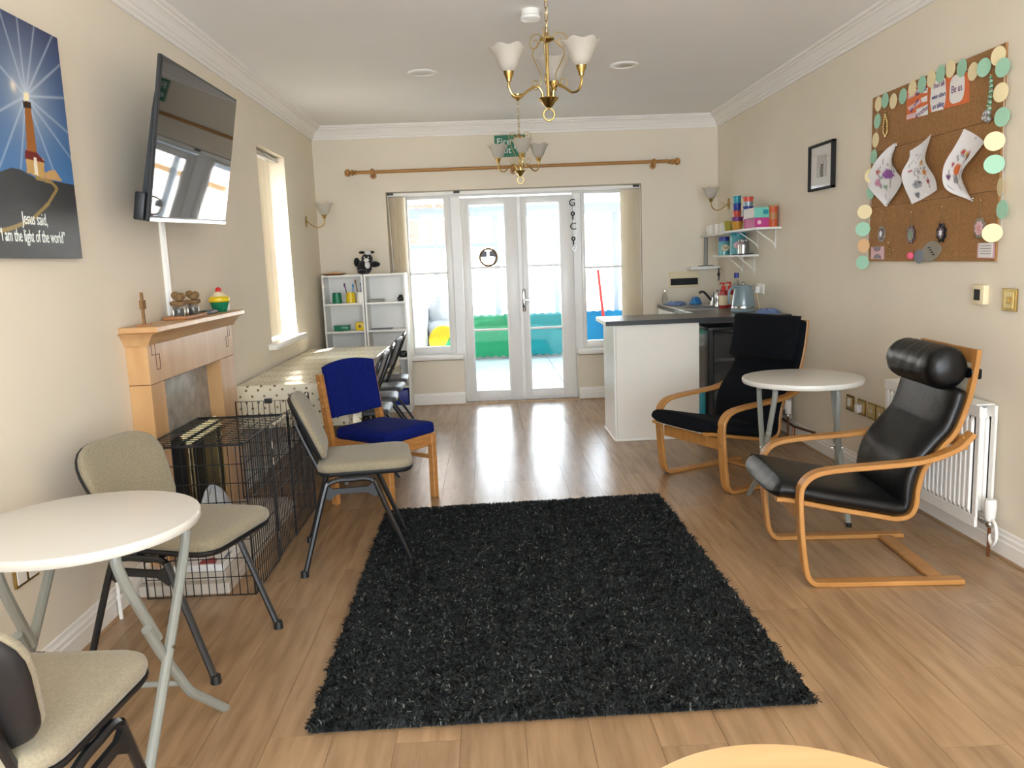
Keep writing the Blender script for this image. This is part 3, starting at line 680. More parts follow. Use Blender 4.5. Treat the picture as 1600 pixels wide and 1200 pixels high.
# ---------------------------------------------------------------- blue wooden framed chair
bc = thing('dining_chair', 'beech chair with royal blue seat and back beside the polka dot table', 'chair', (-.665, 4.835, 0), math.radians(-37))
MB().pad(rtrap(.43, .40, -.20, .235, .03), [(.97, .405), (1, .412), (1, .445), (.985, .462), (.94, .470), (.7, .476)]).build('seat', 'bluefab', bc, True, smooth=50)
Tp = lambda s: None
for s in (-1, 1):
    MB().box(.20, s*.19-.02, 0, .24, s*.19+.02, .405, bev=.004).build('leg', 'beech', bc, True)
    p = [(-.235, 0), (-.195, 0), (-.20, .40), (-.265, .79), (-.30, .79), (-.245, .40)]
    MB().prism(p, -.016, .016, T=Matrix.Translation((0, s*.215, 0)) @ Matrix(((1, 0, 0, 0), (0, 0, 1, 0), (0, 1, 0, 0), (0, 0, 0, 1)))).build('back_leg', 'beech', bc, True)
    MB().box(-.21, s*.195-.011, .33, .21, s*.195+.011, .405, bev=.003).build('side_rail', 'beech', bc, True)
    MB().box(-.21, s*.195-.009, .24, .21, s*.195+.009, .265, bev=.003).build('stretcher', 'beech', bc, True) if s > 0 else None
    for z, xx in ((.60, -.255), (.74, -.277)): MB().lathe([(0, 0), (.008, 0), (.006, .004), (0, .005)], 10, T=Matrix.Translation((xx, s*.231, z)) @ Matrix.Rotation(-s*PI/2, 4, 'X')).build('plug', 'mapl', bc, True)
MB().box(.208, -.18, .33, .232, .18, .405, bev=.003).build('front_rail', 'beech', bc, True)
MB().box(-.225, -.20, .33, -.20, .20, .405, bev=.003).build('back_rail', 'beech', bc, True)
MB().box(-.22, -.20, .20, -.20, .20, .225, bev=.003).build('stretcher', 'beech', bc, True)
ob = []
for i in range(17):
    y = -.2+.4*i/16; ob.append((.165+.03*(1-(y/.2)**2), y))
ob = [(-.145, .2), (-.145-.0, .1), (-.15, 0), (-.145, -.1), (-.145, -.2)]+ob
Tb = Matrix.Translation((-.250, 0, .668)) @ Matrix.Rotation(math.radians(-9.5), 4, 'Y') @ Matrix(((0, 0, 1, 0), (0, 1, 0, 0), (1, 0, 0, 0), (0, 0, 0, 1)))
MB().pad(ob, [(.95, -.022), (.99, -.018), (1, -.008), (1, .012), (.985, .022), (.9, .027), (.5, .028)], T=Tb, bow=.35).build('backrest', 'bluefab', bc, True, smooth=50)

# ---------------------------------------------------------------- bentwood armchairs
RECT = lambda w_, t_, r_=.004: [(-w_+r_, -t_), (w_-r_, -t_), (w_, -t_+r_), (w_, t_-r_), (w_-r_, t_), (-w_+r_, t_), (-w_, t_-r_), (-w_, -t_+r_)]
def shiftprof(p, dy): return [(y+dy, h) for y, h in p]
def armchair(label, kind):
    t = thing('armchair', label, 'armchair')
    wood = 'birch'
    arm = cr([(-.345, .645), (-.325, .622), (-.285, .585), (-.20, .548), (-.10, .528), (.05, .517), (.19, .508), (.285, .492), (.335, .455), (.352, .40), (.345, .25), (.328, .10), (.315, .045), (.29, .016), (.24, .011), (0, .011), (-.33, .011)], 6)
    back = cr([(.435, .372), (.38, .365), (.20, .325), (0, .285), (-.07, .272), (-.125, .285), (-.15, .33), (-.155, .40), (-.18, .49), (-.25, .58), (-.30, .64), (-.335, .73), (-.36, .83), (-.375, .93), (-.38, .985)], 6)
    for s in (-1, 1):
        sf_ = MB().band(arm, shiftprof(RECT(.030, .0105), s*.292)).build('side_frame', wood, t, True, smooth=40)
        for z in (.30, .37): MB().lathe([(0, 0), (.007, 0), (.007, .003), (0, .004)], 10, T=Matrix.Translation((.347, s*.292, z)) @ Matrix.Rotation(PI/2, 4, 'Y') @ Matrix.Translation((0, 0, .01))).build('bolt', 'steel', sf_, True)
        MB().lathe([(.014, -.0), (.014, .004), (0, .004)], 10, c=(.28, s*.292, -.001)).build('pad', 'blackpl', sf_, True)
        MB().band(back, shiftprof(RECT(.018, .0105), s*.238)).build('seat_frame', wood, t, True, smooth=40)
    MB().box(-.27, -.262, .002, -.205, .262, .020, bev=.003).build('rear_bar', wood, t, True)
    MB().box(.322, -.262, .265, .338, .262, .335, bev=.003).build('front_stretcher', wood, t, True)
    MB().box(-.335, -.29, .575, -.31, .29, .63, bev=.003, T=None).build('arm_stretcher', wood, t, True)
    MB().box(-.385, -.22, .925, -.370, .22, .985, bev=.003).build('top_rail', wood, t, True)
    MB().band(back[:88], RECT(.222, .0015, .0005)).build('sling', 'webbing', t, True)
    n = 26; prof = []
    for i in range(n):
        a = 2*PI*i/n; q = lambda c_, e: math.copysign(abs(c_)**e, c_)
        prof.append((.272*q(math.cos(a), .45), .045+.042*q(math.sin(a), .8)))
    hi = len(back)
    def resamp(P_, n_=90):
        P_ = np.array(P_); s_ = np.concatenate([[0], np.cumsum(np.linalg.norm(np.diff(P_, axis=0), axis=1))]); tt = .5-.5*np.cos(np.linspace(0, PI, n_)); tt = .85*tt+.15*np.linspace(0, 1, n_); tt *= s_[-1]
        return [np.array((np.interp(q, s_, P_[:, 0]), np.interp(q, s_, P_[:, 1]))) for q in tt]
    if kind == 'leather':
        path = resamp([(.462, .392)]+[tuple(q) for q in back[:hi-13]]); k = len(path)
        def sc(tt):
            e = min(tt, 1-tt); th = math.sqrt(max(0, 1-(1-min(1, e/.024))**2))
            th *= 1-.25*math.exp(-((tt-.52)/.04)**2)
            return (.86+.14*math.sin(min(1, e/.06)*PI/2), max(.03, th)*(1.15 if tt < .5 else .98), .045)
        MB().band(path, prof, sc=sc).build('cushion', 'leather', t, True, smooth=60)
        # rolled headrest strapped over the top rail
        hr = MB(); L_ = .235; v = []; f = []
        nr = 22
        for i in range(25):
            y = -L_+2*L_*i/24; e = min(i, 24-i)/24; rr = .092*(.62+.38*math.sin(min(1, e/.10)*PI/2)**.7); wr = .0028*math.sin(i*2.3)
            for j in range(nr):
                a = 2*PI*j/nr; v.append((-.275+(rr*.95+wr*math.sin(a*5+i))*math.cos(a), y, .905+(rr+wr)*math.sin(a)))
        for i in range(24):
            for j in range(nr): f.append((i*nr+j, i*nr+(j+1) % nr, (i+1)*nr+(j+1) % nr, (i+1)*nr+j))
        f.append(tuple(range(nr))); f.append(tuple(24*nr+j for j in range(nr)))
        h_ = hr.add(v, f).build('headrest', 'leather', t, True, smooth=50)
        MB().box(-.40, -.245, .86, -.355, .245, .905, bev=.008).build('strap', 'leather', h_, True)
    else:
        path = resamp([(.462, .392)]+[tuple(q) for q in back]); k = len(path)
        def sc(tt):
            e = min(tt, 1-tt); th = math.sqrt(max(0, 1-(1-min(1, e/.022))**2))
            return (.9+.1*math.sin(min(1, e/.05)*PI/2), max(.03, th), .045)
        MB().band(path, prof, sc=sc).build('cushion', kind, t, True, smooth=60)
        p2 = [(y*1.02, h*1.0+.055) for y, h in prof]
        def sc2(tt):
            e = min(tt, 1-tt); q_ = math.sin(min(1, e/.16)*PI/2); return (.9+.1*q_, .45+.55*q_**.6)
        MB().band(resamp([np.array(q) for q in back[-21:]]+[np.array((-.383, 1.005))], 40), p2, sc=sc2).build('head_cushion', kind, t, True, smooth=60)
    return t
ac = armchair('black leather bentwood armchair with rolled headrest in front of the radiator', 'leather')
ac.location = (1.645, 3.53, 0); ac.rotation_euler.z = math.radians(176)
an = armchair('bentwood armchair with navy black fabric cushion in front of the counter', 'navy')
an.location = (1.52, 5.02, 0); an.rotation_euler.z = math.radians(206)

# ---------------------------------------------------------------- lighthouse canvas
CY0, CY1, CZ0, CZ1 = 2.18, 3.302, 1.49, 2.318
cv = thing('canvas_print', 'large unframed canvas print of a lighthouse at night on the left wall', 'picture', (LW+.015, (CY0+CY1)/2, CZ0))
MB().box(LW+.001, CY0, CZ0, LW+.028, CY1, CZ1, bev=.002).build('stretcher', 'dblack', cv)
LP = (-1.59, 3.029, 2.054); LY, LZ = LP[1], LP[2]
tower = [p[1:] for p in ((-1.59, 3.012, 2.012), (-1.59, 3.054, 2.02), (-1.59, 3.058, 1.857), (-1.59, 2.991, 1.848))]
band_ = [p[1:] for p in ((-1.59, 3.005, 2.034), (-1.59, 3.055, 2.039), (-1.59, 3.057, 2.016), (-1.59, 3.004, 2.011))]
lamp = [p[1:] for p in ((-1.59, 3.016, 2.064), (-1.59, 3.049, 2.069), (-1.59, 3.047, 2.04), (-1.59, 3.013, 2.036))]
house = [p[1:] for p in ((-1.59, 2.982, 1.845), (-1.59, 3.099, 1.848), (-1.59, 3.091, 1.777), (-1.59, 2.976, 1.786))]
roof_ = [p[1:] for p in ((-1.59, 2.982, 1.865), (-1.59, 3.056, 1.866), (-1.59, 3.105, 1.836), (-1.59, 2.972, 1.835))]
door_ = [p[1:] for p in ((-1.59, 3.031, 1.845), (-1.59, 3.051, 1.845), (-1.59, 3.05, 1.782), (-1.59, 3.025, 1.786))]
h2_ = [p[1:] for p in ((-1.59, 3.096, 1.798), (-1.59, 3.139, 1.812), (-1.59, 3.168, 1.817), (-1.59, 3.214, 1.78), (-1.59, 3.095, 1.775))]
hill = [p[1:] for p in ((-1.59, 2.603, 1.735), (-1.59, 2.81, 1.772), (-1.59, 2.881, 1.793), (-1.59, 2.946, 1.791), (-1.59, 3.043, 1.77), (-1.59, 3.176, 1.774), (-1.59, 3.285, 1.775))]
path_ = [p[1:] for p in ((-1.59, 3.035, 1.774), (-1.59, 3.129, 1.77), (-1.59, 3.17, 1.748), (-1.59, 3.093, 1.688), (-1.59, 2.967, 1.622), (-1.59, 2.843, 1.591), (-1.59, 2.659, 1.556))]
rays = [q[1:] for q in ((-1.59, 2.934, 2.294), (-1.59, 3.031, 2.306), (-1.59, 3.137, 2.307), (-1.59, 3.254, 2.304), (-1.59, 3.277, 2.207), (-1.59, 3.289, 2.097), (-1.59, 3.289, 1.974), (-1.59, 3.253, 1.905), (-1.59, 3.145, 1.838), (-1.59, 2.949, 1.822), (-1.59, 2.834, 1.812), (-1.59, 2.74, 1.92), (-1.59, 2.825, 2.155))]
moon = (-1.59, 2.956, 2.074)[1:]
def pc(u, v):
    y = CY0+(CY1-CY0)*u; z = CZ0+(CZ1-CZ0)*v; n = len(y)
    t = np.clip((z-1.72)/(CZ1-1.72), 0, 1)[:, None]
    c = np.array(lin('3D78B4'))*(1-t)+np.array(lin('16265A'))*t
    d = np.hypot(y-LY, z-LZ)
    g = np.exp(-d/.11)[:, None]*.75; c = c*(1-g)+np.array(lin('D4E2EC'))*g
    for (ry, rz) in rays:
        e = segd(y, z, (LY, LZ), (LY+(ry-LY)*1.25, LZ+(rz-LZ)*1.25)); a = (np.exp(-(e/.0042)**2)*np.clip(.5-d*.4, .08, 1))[:, None]
        c = c*(1-a)+np.array(lin('D8E4F0'))*a
    e = np.hypot((y-moon[0])*1.1, z-moon[1]); a = np.exp(-(e/.018)**2)[:, None]; c = c*(1-a)+np.array(lin('F6E8D8'))*a
    def put(m, h): c[m] = np.array(lin(h))
    put(inpoly(y, z, h2_), 'C8A06A')
    put(inpoly(y, z, hill+[(CY1+.1, hill[-1][1]-.01), (CY1+.1, CZ0-.1), (CY0-.1, CZ0-.1), (CY0-.1, hill[0][1])]), '3A3C3F')
    hm = (z < 1.86) & (np.abs(c[:, 0]-lin('3A3C3F')[0]) < 1e-4); c[hm] *= (.85+.35*rng.random(hm.sum()))[:, None]
    for a_, b_ in zip(path_[:-1], path_[1:]): m = segd(y, z, a_, b_) < .007; put(m, '9A8250')
    put(inpoly(y, z, tower), 'A0642F'); put(inpoly(y, z, house), 'C9A264'); put(inpoly(y, z, roof_), '7C2A28'); put(inpoly(y, z, door_), 'EDE6D2')
    put(inpoly(y, z, band_), '3A2A20'); put(inpoly(y, z, lamp), 'FFF2C8')
    return c
painted('print', lambda u, v: (LW+.0286, CY0+(CY1-CY0)*u, CZ0+(CZ1-CZ0)*v), pc, 300, 220, 'print', cv)
text('lettering', 'Jesus said,', 'signwhite', cv, at(FL, (-1.591, 2.99, 1.626)), .062, sx=.66)
text('lettering', '\u201cI am the light of the world\u201d', 'signwhite', cv, at(FL, (-1.591, 2.971, 1.565)), .062, sx=.60)

# ---------------------------------------------------------------- television
TVT = Matrix((((-0.0392, 0.18921, 0.98115, -1.352), (0.99861, -0.02732, 0.04516, 4.06), (0.03535, 0.98156, -0.18788, 1.985), (0, 0, 0, 1))))
tv = thing('television', 'black flat screen television tilted down on a bracket on the left wall', 'television', (LW+.03, 4.06, 1.6))
W_, H_ = .58, .335
MB().box(-W_, -H_, -.018, W_, H_, 0, bev=.004, T=TVT).build('bezel', 'blackpl', tv)
MB().box(-W_+.012, -H_+.022, .0002, W_-.012, H_-.012, .0012, T=TVT).build('screen', 'screen', tv, smooth=0)
MB().box(-W_+.002, -H_, .0005, W_-.002, -H_+.017, .003, bev=.001, T=TVT).build('silver_trim', 'silver', tv)
MB().prism([(-.29, -.018), (-.325, -.025), (-.325, -.042), (-.20, -.046), (.12, -.034), (.27, -.02)], -W_+.03, W_-.03, T=TVT @ Matrix(((0, 0, 1, 0), (1, 0, 0, 0), (0, 1, 0, 0), (0, 0, 0, 1)))).build('back_cover', 'blackpl', tv)
br = MB(); br.box(LW, 4.46, 1.78, LW+.03, 4.74, 2.08, bev=.003)
for yy in (4.50, 4.70): br.tube([(LW+.03, yy, 1.9), TVT @ Vector((yy-4.16, -.05, -.04))], .014, 6)
br.build('wall_bracket', 'black', tv)
MB().box(-W_-.012, -H_+.0, -.062, -W_+.10, -H_+.115, -.02, bev=.006, T=TVT).build('speaker_box', 'blackpl', tv)

# ---------------------------------------------------------------- fireplace
fp = thing('fireplace', 'light maple fireplace surround with grey marble back panel on the left wall', 'fireplace', (LW+.1, 4.25, 0))
FX = -1.522; FY0, FY1 = 3.65, 4.862; IY0, IY1 = 3.806, 4.608; FZ = .928
MB().box(LW, 3.602, 1.163, -1.451, 4.905, 1.190, bev=.004).build('mantel_shelf', 'mapl', fp)
pr_ = [(0, 0), (.012, 0), (.02, .018), (.045, .048), (.062, .058), (0, .058)]
cm = MB(); n = len(pr_)
v = [(FX+d, FY0-d, 1.105+z) for d, z in pr_]+[(FX+d, FY1+d*.5, 1.105+z) for d, z in pr_]
cm.add(v, [tuple(range(n))[::-1], tuple(range(n, 2*n))]+[(i, (i+1) % n, n+(i+1) % n, n+i) for i in range(n)])
v = [(FX+d, FY0-d, 1.105+z) for d, z in pr_]+[(LW, FY0-d, 1.105+z) for d, z in pr_]
cm.add(v, [tuple(range(n)), tuple(range(n, 2*n))[::-1]]+[(i, n+i, n+(i+1) % n, (i+1) % n) for i in range(n)])
cm.build('crown_moulding', 'mapl', fp, smooth=20)
MB().box(LW, FY0, FZ, FX, FY1, 1.163, bev=.002).build('frieze', 'mapl', fp)
MB().box(LW, FY0, 0, FX-.001, IY0, FZ-.003, bev=.002).build('pilaster', 'mapl', fp)
MB().box(LW, IY1, 0, FX-.001, FY1, FZ-.003, bev=.002).build('pilaster', 'mapl', fp)
MB().box(LW, FY0+.002, FZ-.003, FX-.004, FY1-.002, FZ, bev=.0).build('joint_line', 'inlay', fp, smooth=0)
MB().box(LW, IY0, 0, LW+.018, IY1, FZ).build('back_panel', 'marble', fp, smooth=0)
def frame_rect(y0, z0, y1, z1):
    b = MB(); t = .0035
    for q in ((y0, z0, y1, z0+t), (y0, z1-t, y1, z1), (y0, z0, y0+t, z1), (y1-t, z0, y1, z1)): b.box(FX-.0005, q[0], q[1], FX+.0012, q[2], q[3])
    b.build('inlay', 'inlay', fp, smooth=0)
frame_rect(3.690, 1.055, 3.735, 1.125); frame_rect(3.732, .985, 3.777, 1.057)
frame_rect(4.775, 1.045, 4.815, 1.115); frame_rect(4.737, .985, 4.777, 1.047)
# hearth
ha = thing('hearth', 'two tier pale marble hearth inside the wire guard', 'hearth', (-1.35, 4.2, 0))
MB().box(LW+.02, 3.475, 0, -1.20, 4.75, .05, bev=.004).build('lower_slab', 'hearth', ha)
MB().box(LW+.02, 3.52, .05, -1.225, 4.70, .085, bev=.004).build('upper_slab', 'hearth', ha)
# gas fire
gf = thing('gas_fire', 'brass framed gas fire with black opening set in the marble panel', 'fire', (LW+.05, 4.25, .09))
bx0 = LW+.018
def strip(name, q, m, bev=.003): MB().box(*q, bev=bev).build(name, m, gf)
strip('top_casing', (bx0, 3.985, .575, bx0+.078, 4.515, .60), 'black')
MB().add([(bx0+.088, 3.985, .572), (bx0+.088, 4.515, .572), (bx0+.055, 4.515, .625), (bx0+.055, 3.985, .625), (bx0+.078, 3.985, .572), (bx0+.078, 4.515, .572), (bx0+.045, 4.515, .622), (bx0+.045, 3.985, .622)], [(0, 1, 2, 3), (4, 7, 6, 5), (0, 3, 7, 4), (1, 5, 6, 2), (3, 2, 6, 7), (0, 4, 5, 1)]).build('hood', 'brasspale', gf, smooth=0)
strip('side_trim', (bx0+.072, 3.985, .087, bx0+.085, 4.01, .575), 'brass'); strip('side_trim', (bx0+.072, 4.49, .087, bx0+.085, 4.515, .575), 'brass'); strip('casing', (bx0, 3.985, .087, bx0+.072, 4.01, .575), 'black'); strip('casing', (bx0, 4.49, .087, bx0+.072, 4.515, .575), 'black')
strip('side_panel', (bx0, 4.01, .087, bx0+.075, 4.06, .575), 'black'); strip('side_panel', (bx0, 4.44, .087, bx0+.075, 4.49, .575), 'black')
strip('inner_trim', (bx0, 4.06, .087, bx0+.08, 4.068, .57), 'brasspale', .001); strip('inner_trim', (bx0, 4.432, .087, bx0+.08, 4.44, .57), 'brasspale', .001)
strip('fire_back', (bx0, 4.068, .087, bx0+.01, 4.432, .575), 'black', 0)
strip('coal_bed', (bx0+.01, 4.07, .087, bx0+.07, 4.43, .17), 'black', .01)
# white things lying on the hearth
ck = []
def crumple(u, v):
    a = 2*PI*u; r = .16*(1-v)**.5*(1+.15*math.sin(3*a)+.08*math.sin(7*a+v*5)); return (-1.44+r*math.cos(a)*.6, 4.05+r*math.sin(a)*1.1, .086+.26*v**.9*(1+.05*math.sin(5*a)))
mb = MB().grid(crumple, 28, 8); tag(mb.build('white_cloth', 'cloth', smooth=60), 'crumpled white cloth heaped in front of the gas fire opening', 'cloth')
bxx = thing('flat_box', 'flat white box with a red emblem lying on the hearth', 'box', (-1.36, 3.73, .086))
MB().box(-1.46, 3.53, .086, -1.235, 3.80, .118, bev=.004).build('body', 'paper', bxx)
MB().prism([(-1.355, 3.545), (-1.275, 3.545), (-1.285, 3.60), (-1.31, 3.63), (-1.35, 3.60)], .118, .1188).build('emblem', 'brownred', bxx, smooth=0)
MB().prism([(-1.26, 3.60), (-1.245, 3.61), (-1.25, 3.70), (-1.265, 3.68)], .118, .1188).build('emblem', 'clothd', bxx, smooth=0)

# ---------------------------------------------------------------- black wire guard around the hearth
wg = thing('wire_guard', 'black wire mesh pet crate panels set around the hearth', 'crate', (-1.3, 4.1, 0))
def wires(name, o, a, b, la, lb, na, nb, frame=True):
    o, a, b = Vector(o), Vector(a), Vector(b); m = MB()
    for i in range(1, na): m.tube([o+a*(la*i/na), o+a*(la*i/na)+b*lb], .0023, 4)
    for i in range(1, nb): m.tube([o+b*(lb*i/nb), o+b*(lb*i/nb)+a*la], .0026, 4)
    q = m.build(name, 'wire', wg, smooth=0)
    if frame: MB().tube([o, o+a*la, o+a*la+b*lb, o+b*lb], .005, 6, closed=True).build('rim', 'blackmet', q, smooth=0)
    return q
G0, G1, GX, GXW, GH = 3.452, 4.74, -1.078, -1.55, .68
wires('front_panel', (GXW, G0, .004), (1, 0, 0), (0, 0, 1), GX-GXW, GH-.004, 14, 8)
wires('side_panel', (GX, G0, .004), (0, 1, 0), (0, 0, 1), .42, GH-.004, 13, 8)
wires('door_panel', (GX+.006, G0+.43, .02), (0, 1, 0), (0, 0, 1), .34, GH-.04, 11, 8)
wires('side_panel', (GX, G0+.78, .004), (0, 1, 0), (0, 0, 1), G1-G0-.78, GH-.004, 16, 8)
wires('end_panel', (-1.50, G1, .004), (1, 0, 0), (0, 0, 1), GX+1.50, .655, 13, 8)
wires('top_panel', (GXW+.04, G0, GH), (1, 0, 0), (0, 1, 0), GX-GXW-.04, .68, 6, 16)
for yy, zz in ((G0+.445, .60), (G0+.445, .52), (G0+.445, .15), (G0+.75, .60), (G0+.75, .20)):
    MB().tube([(GX+.012, yy, zz), (GX+.016, yy-.05, zz+.004), (GX+.016, yy-.05, zz-.03)], .003, 6).build('latch', 'chrome', wg)
MB().box(-1.33, G1-.012, .645, -1.29, G1+.012, .672).build('clip', 'blackpl', wg)
MB().tube([(-1.12, G1, .66), (-1.09, G1+.01, .70), (-1.075, G1, .70), (-1.07, G1, .62)], .004, 6).build('handle', 'blackmet', wg)

# ---------------------------------------------------------------- mantel ornaments
mz = 1.190
cs = thing('wooden_cross', 'small wooden cross standing at the near end of the mantel', 'cross', (-1.54, 3.69, mz))
MB().box(-1.565, 3.665, mz, -1.515, 3.715, mz+.008, bev=.002).build('base', 'tray', cs)
MB().box(-1.546, 3.683, mz+.008, -1.534, 3.697, mz+.15, bev=.002).build('post', 'twine', cs)
MB().box(-1.547, 3.672, mz+.075, -1.533, 3.715, mz+.115, bev=.002).build('crossbar', 'twine', cs)
ty = thing('wooden_tray', 'small tan wooden tray holding jars on the mantel', 'tray', (-1.545, 4.20, mz))
MB().box(-1.60, 4.055, mz, -1.485, 4.36, mz+.010, bev=.003).build('tray_base', 'tray', ty)
MB().tube([(-1.598, 4.058, mz+.012), (-1.488, 4.058, mz+.012), (-1.488, 4.358, mz+.012), (-1.598, 4.358, mz+.012)], .005, 6, closed=True).build('rim', 'tray', ty)
def jar(y, x, label):
    j = thing('glass_jar', label, 'jar', (x, y, mz+.011), group='jars on the mantel tray')
    MB().lathe([(0, 0), (.026, 0), (.030, .008), (.030, .05), (.024, .06), (.024, .066)], 18, c=(x, y, mz+.011)).build('jar_body', 'jar', j)
    MB().tube(cr([(x+.03, y-.035, mz+.078), (x+.02, y+.028, mz+.082), (x-.025, y+.03, mz+.078), (x-.02, y-.03, mz+.08)], 5, True), .011, 8, closed=True).build('twine_wrap', 'twine', j)
    for k, (dx, dy) in enumerate(((.01, -.012), (.012, .016), (-.012, 0))): MB().ell((x+dx, y+dy, mz+.107+.006*k), .02, .021, .019, nu=8, nv=12).build('pine_ball', 'twine', j)
    MB().lathe([(0, 0), (.016, 0), (.016, .035), (0, .035)], 12, c=(x, y, mz+.014)).build('candle', 'label', j)
jar(4.115, -1.54, 'glass jar wrapped in brown twine nearer the wooden cross'); jar(4.285, -1.53, 'glass jar wrapped in brown twine beside the dark remote')
rm = tag(MB().box(-1.56, 4.42, mz, -1.51, 4.62, mz+.02, bev=.006).box(-1.55, 4.45, mz+.02, -1.52, 4.60, mz+.023).build('remote_control', 'blackpl'), 'dark remote control lying on the mantel beside the cupcake pot', 'remote')
cp = thing('cupcake_pot', 'cupcake shaped pot with green case and red cherry on the mantel', 'pot', (-1.54, 4.74, mz))
v = []; prof = [(.034, 0), (.05, .062)]
m_ = MB(); nn = 40
v = [((.034 if k == 0 else .052)*(1+(.05 if j % 2 else -.03))*math.cos(2*PI*j/nn)-1.54, (.034 if k == 0 else .052)*(1+(.05 if j % 2 else -.03))*math.sin(2*PI*j/nn)+4.74, mz+(.062 if k else 0)) for k in range(2) for j in range(nn)]
m_.add(v, [(j, (j+1) % nn, nn+(j+1) % nn, nn+j) for j in range(nn)]+[tuple(range(nn))[::-1], tuple(range(nn, 2*nn))]).build('case', 'potgreen', cp, smooth=0)
MB().lathe([(.052, .055), (.060, .062), (.058, .078), (.045, .088), (.0, .088)], 24, c=(-1.54, 4.74, mz)).build('icing_band', 'yellow', cp)
MB().lathe([(.046, .085), (.036, .104), (.02, .115), (0, .117)], 24, c=(-1.54, 4.74, mz)).build('icing_top', 'label', cp)
MB().ell((-1.54, 4.74, mz+.124), .018, .018, .016, nu=8, nv=14).build('cherry', 'red', cp)
tag(MB().lathe([(0, 0), (.018, 0), (.02, .04), (.016, .042), (0, .042)], 14, c=(-1.53, 4.83, mz)).build('tealight_pot', 'white'), 'tiny white pot at the far end of the mantel beside the cupcake pot', 'pot')

# ---------------------------------------------------------------- long table under a polka dot cloth
TX0, TX1, TY0, TY1, TZ = -1.60, -.90, 5.09, 7.36, .70
lt = thing('long_table', 'long trestle table hidden under a polka dot oilcloth along the left wall', 'table', (-1.2, 6.1, 0))
MB().box(TX0+.005, TY0+.01, TZ-.03, TX1-.01, TY1-.01, TZ-.006).build('table_top', 'mapl', lt, smooth=0)
for xx in (TX0+.06, TX1-.08):
    for yy in (TY0+.15, TY1-.15): MB().tube([(xx, yy, 0), (xx, yy, TZ-.03)], .014, 8).build('leg', 'greymet', lt)
def clothp(s, t):
    # s across (0 wall edge .. top .. drop), t along incl. drops
    return None
cb = MB(); drop = .27; nU, nV = 60, 110
Lx = TX1-TX0; Ly = TY1-TY0
def cpos(u, v):
    a = u*(Lx+drop); b = -drop+v*(Ly+2*drop); z = TZ; x = TX0+a; y = TY0+b; dx = max(0, a-Lx)*.75; dy = max(0, -b, b-Ly)
    if dx > 0: x = TX1+.012*math.sin(b*9)*min(1, dx/.1)+-.004*dx/drop; z = TZ-dx
    if b < 0: y = TY0-.012*math.sin(a*11+.4)*min(1, dy/.1)-.015*dy/drop; z = TZ-dy
    if b > Ly: y = TY1+.012*math.sin(a*11)*min(1, dy/.1)+.01; z = TZ-dy
    if dx > 0 and dy > 0: q = math.hypot(dx, dy); z = TZ-q*.92; x = TX1+.03+dx*.25; y = (TY0-.03-dy*.25) if b < 0 else (TY1+.03+dy*.25)
    return (x, y, z+.0015*math.sin(b*21+.3*math.sin(a*13)))
cb.grid(cpos, nU, nV)
def cuv(co, nr):
    if abs(nr.z) > .6: return (co.x/.085, co.y/.085)
    if abs(nr.y) > abs(nr.x): return (co.x/.075, (TY0+(co.z-TZ))/.075)
    return ((TX1-(co.z-TZ))/.075, co.y/.075)
tag(cb.build('tablecloth', 'dots', smooth=40, uv=cuv), 'cream oilcloth with olive dots draped over the long table', 'tablecloth')
# padded folding chairs along the table
def fold_chair(label):
    t = thing('folding_chair', label, 'chair', group='black padded folding chairs at the table')
    for s in (-1, 1):
        MB().tube(cr([(.20, s*.20, .01), (.02, s*.20, .42), (-.09, s*.20, .66), (-.145, s*.19, .80), (-.155, s*.14, .835)], 5), .011, 8).build('leg', 'blackmet', t, True)
        MB().tube([(-.22, s*.18, .01), (.06, s*.18, .43)], .011, 8).build('leg', 'blackmet', t, True)
    MB().tube(cr([(-.155, .14, .835), (-.157, 0, .84), (-.155, -.14, .835)], 5), .011, 8).build('top_tube', 'blackmet', t, True)
    for xx, ww, zz in ((.17, .2, .08), (-.19, .18, .06)): MB().tube([(xx, -ww, zz), (xx, ww, zz)], .008, 8).build('cross_tube', 'blackmet', t, True)
    MB().pad(rtrap(.38, .36, -.17, .21, .06), [(.95, .435), (1, .442), (1, .458), (.96, .468), (.6, .474)]).build('seat', 'greypad', t, True, smooth=50)
    Tb = Matrix.Translation((-.118, 0, .73)) @ Matrix.Rotation(math.radians(-23), 4, 'Y') @ Matrix(((0, 0, 1, 0), (0, 1, 0, 0), (1, 0, 0, 0), (0, 0, 0, 1)))
    MB().pad(rtrap(.37, .37, -.12, .12, .07), [(.95, -.012), (1, -.006), (1, .006), (.95, .014), (.6, .017)], T=Tb, bow=.4).build('backrest', 'greypad', t, True, smooth=50)
    return t
M['greypad'] = hexmat('grey vinyl pad', '45464B', .4)
fc = fold_chair('black folding chair nearest the blue seat chair at the polka dot table')
spots = [(-.88, 5.50, 180, None), (-.885, 5.98, 184, 'second black folding chair from the blue seat chair at the polka dot table'), (-.89, 6.46, 178, 'third black folding chair from the blue seat chair at the polka dot table'), (-.895, 6.93, 183, 'black folding chair nearest the bookcases at the polka dot table')]
for i, (x, y, a, lb) in enumerate(spots):
    o = fc if i == 0 else copy_tree(fc); o.location = (x+.02, y, 0); o.rotation_euler.z = math.radians(a)
    if lb: o['label'] = lb

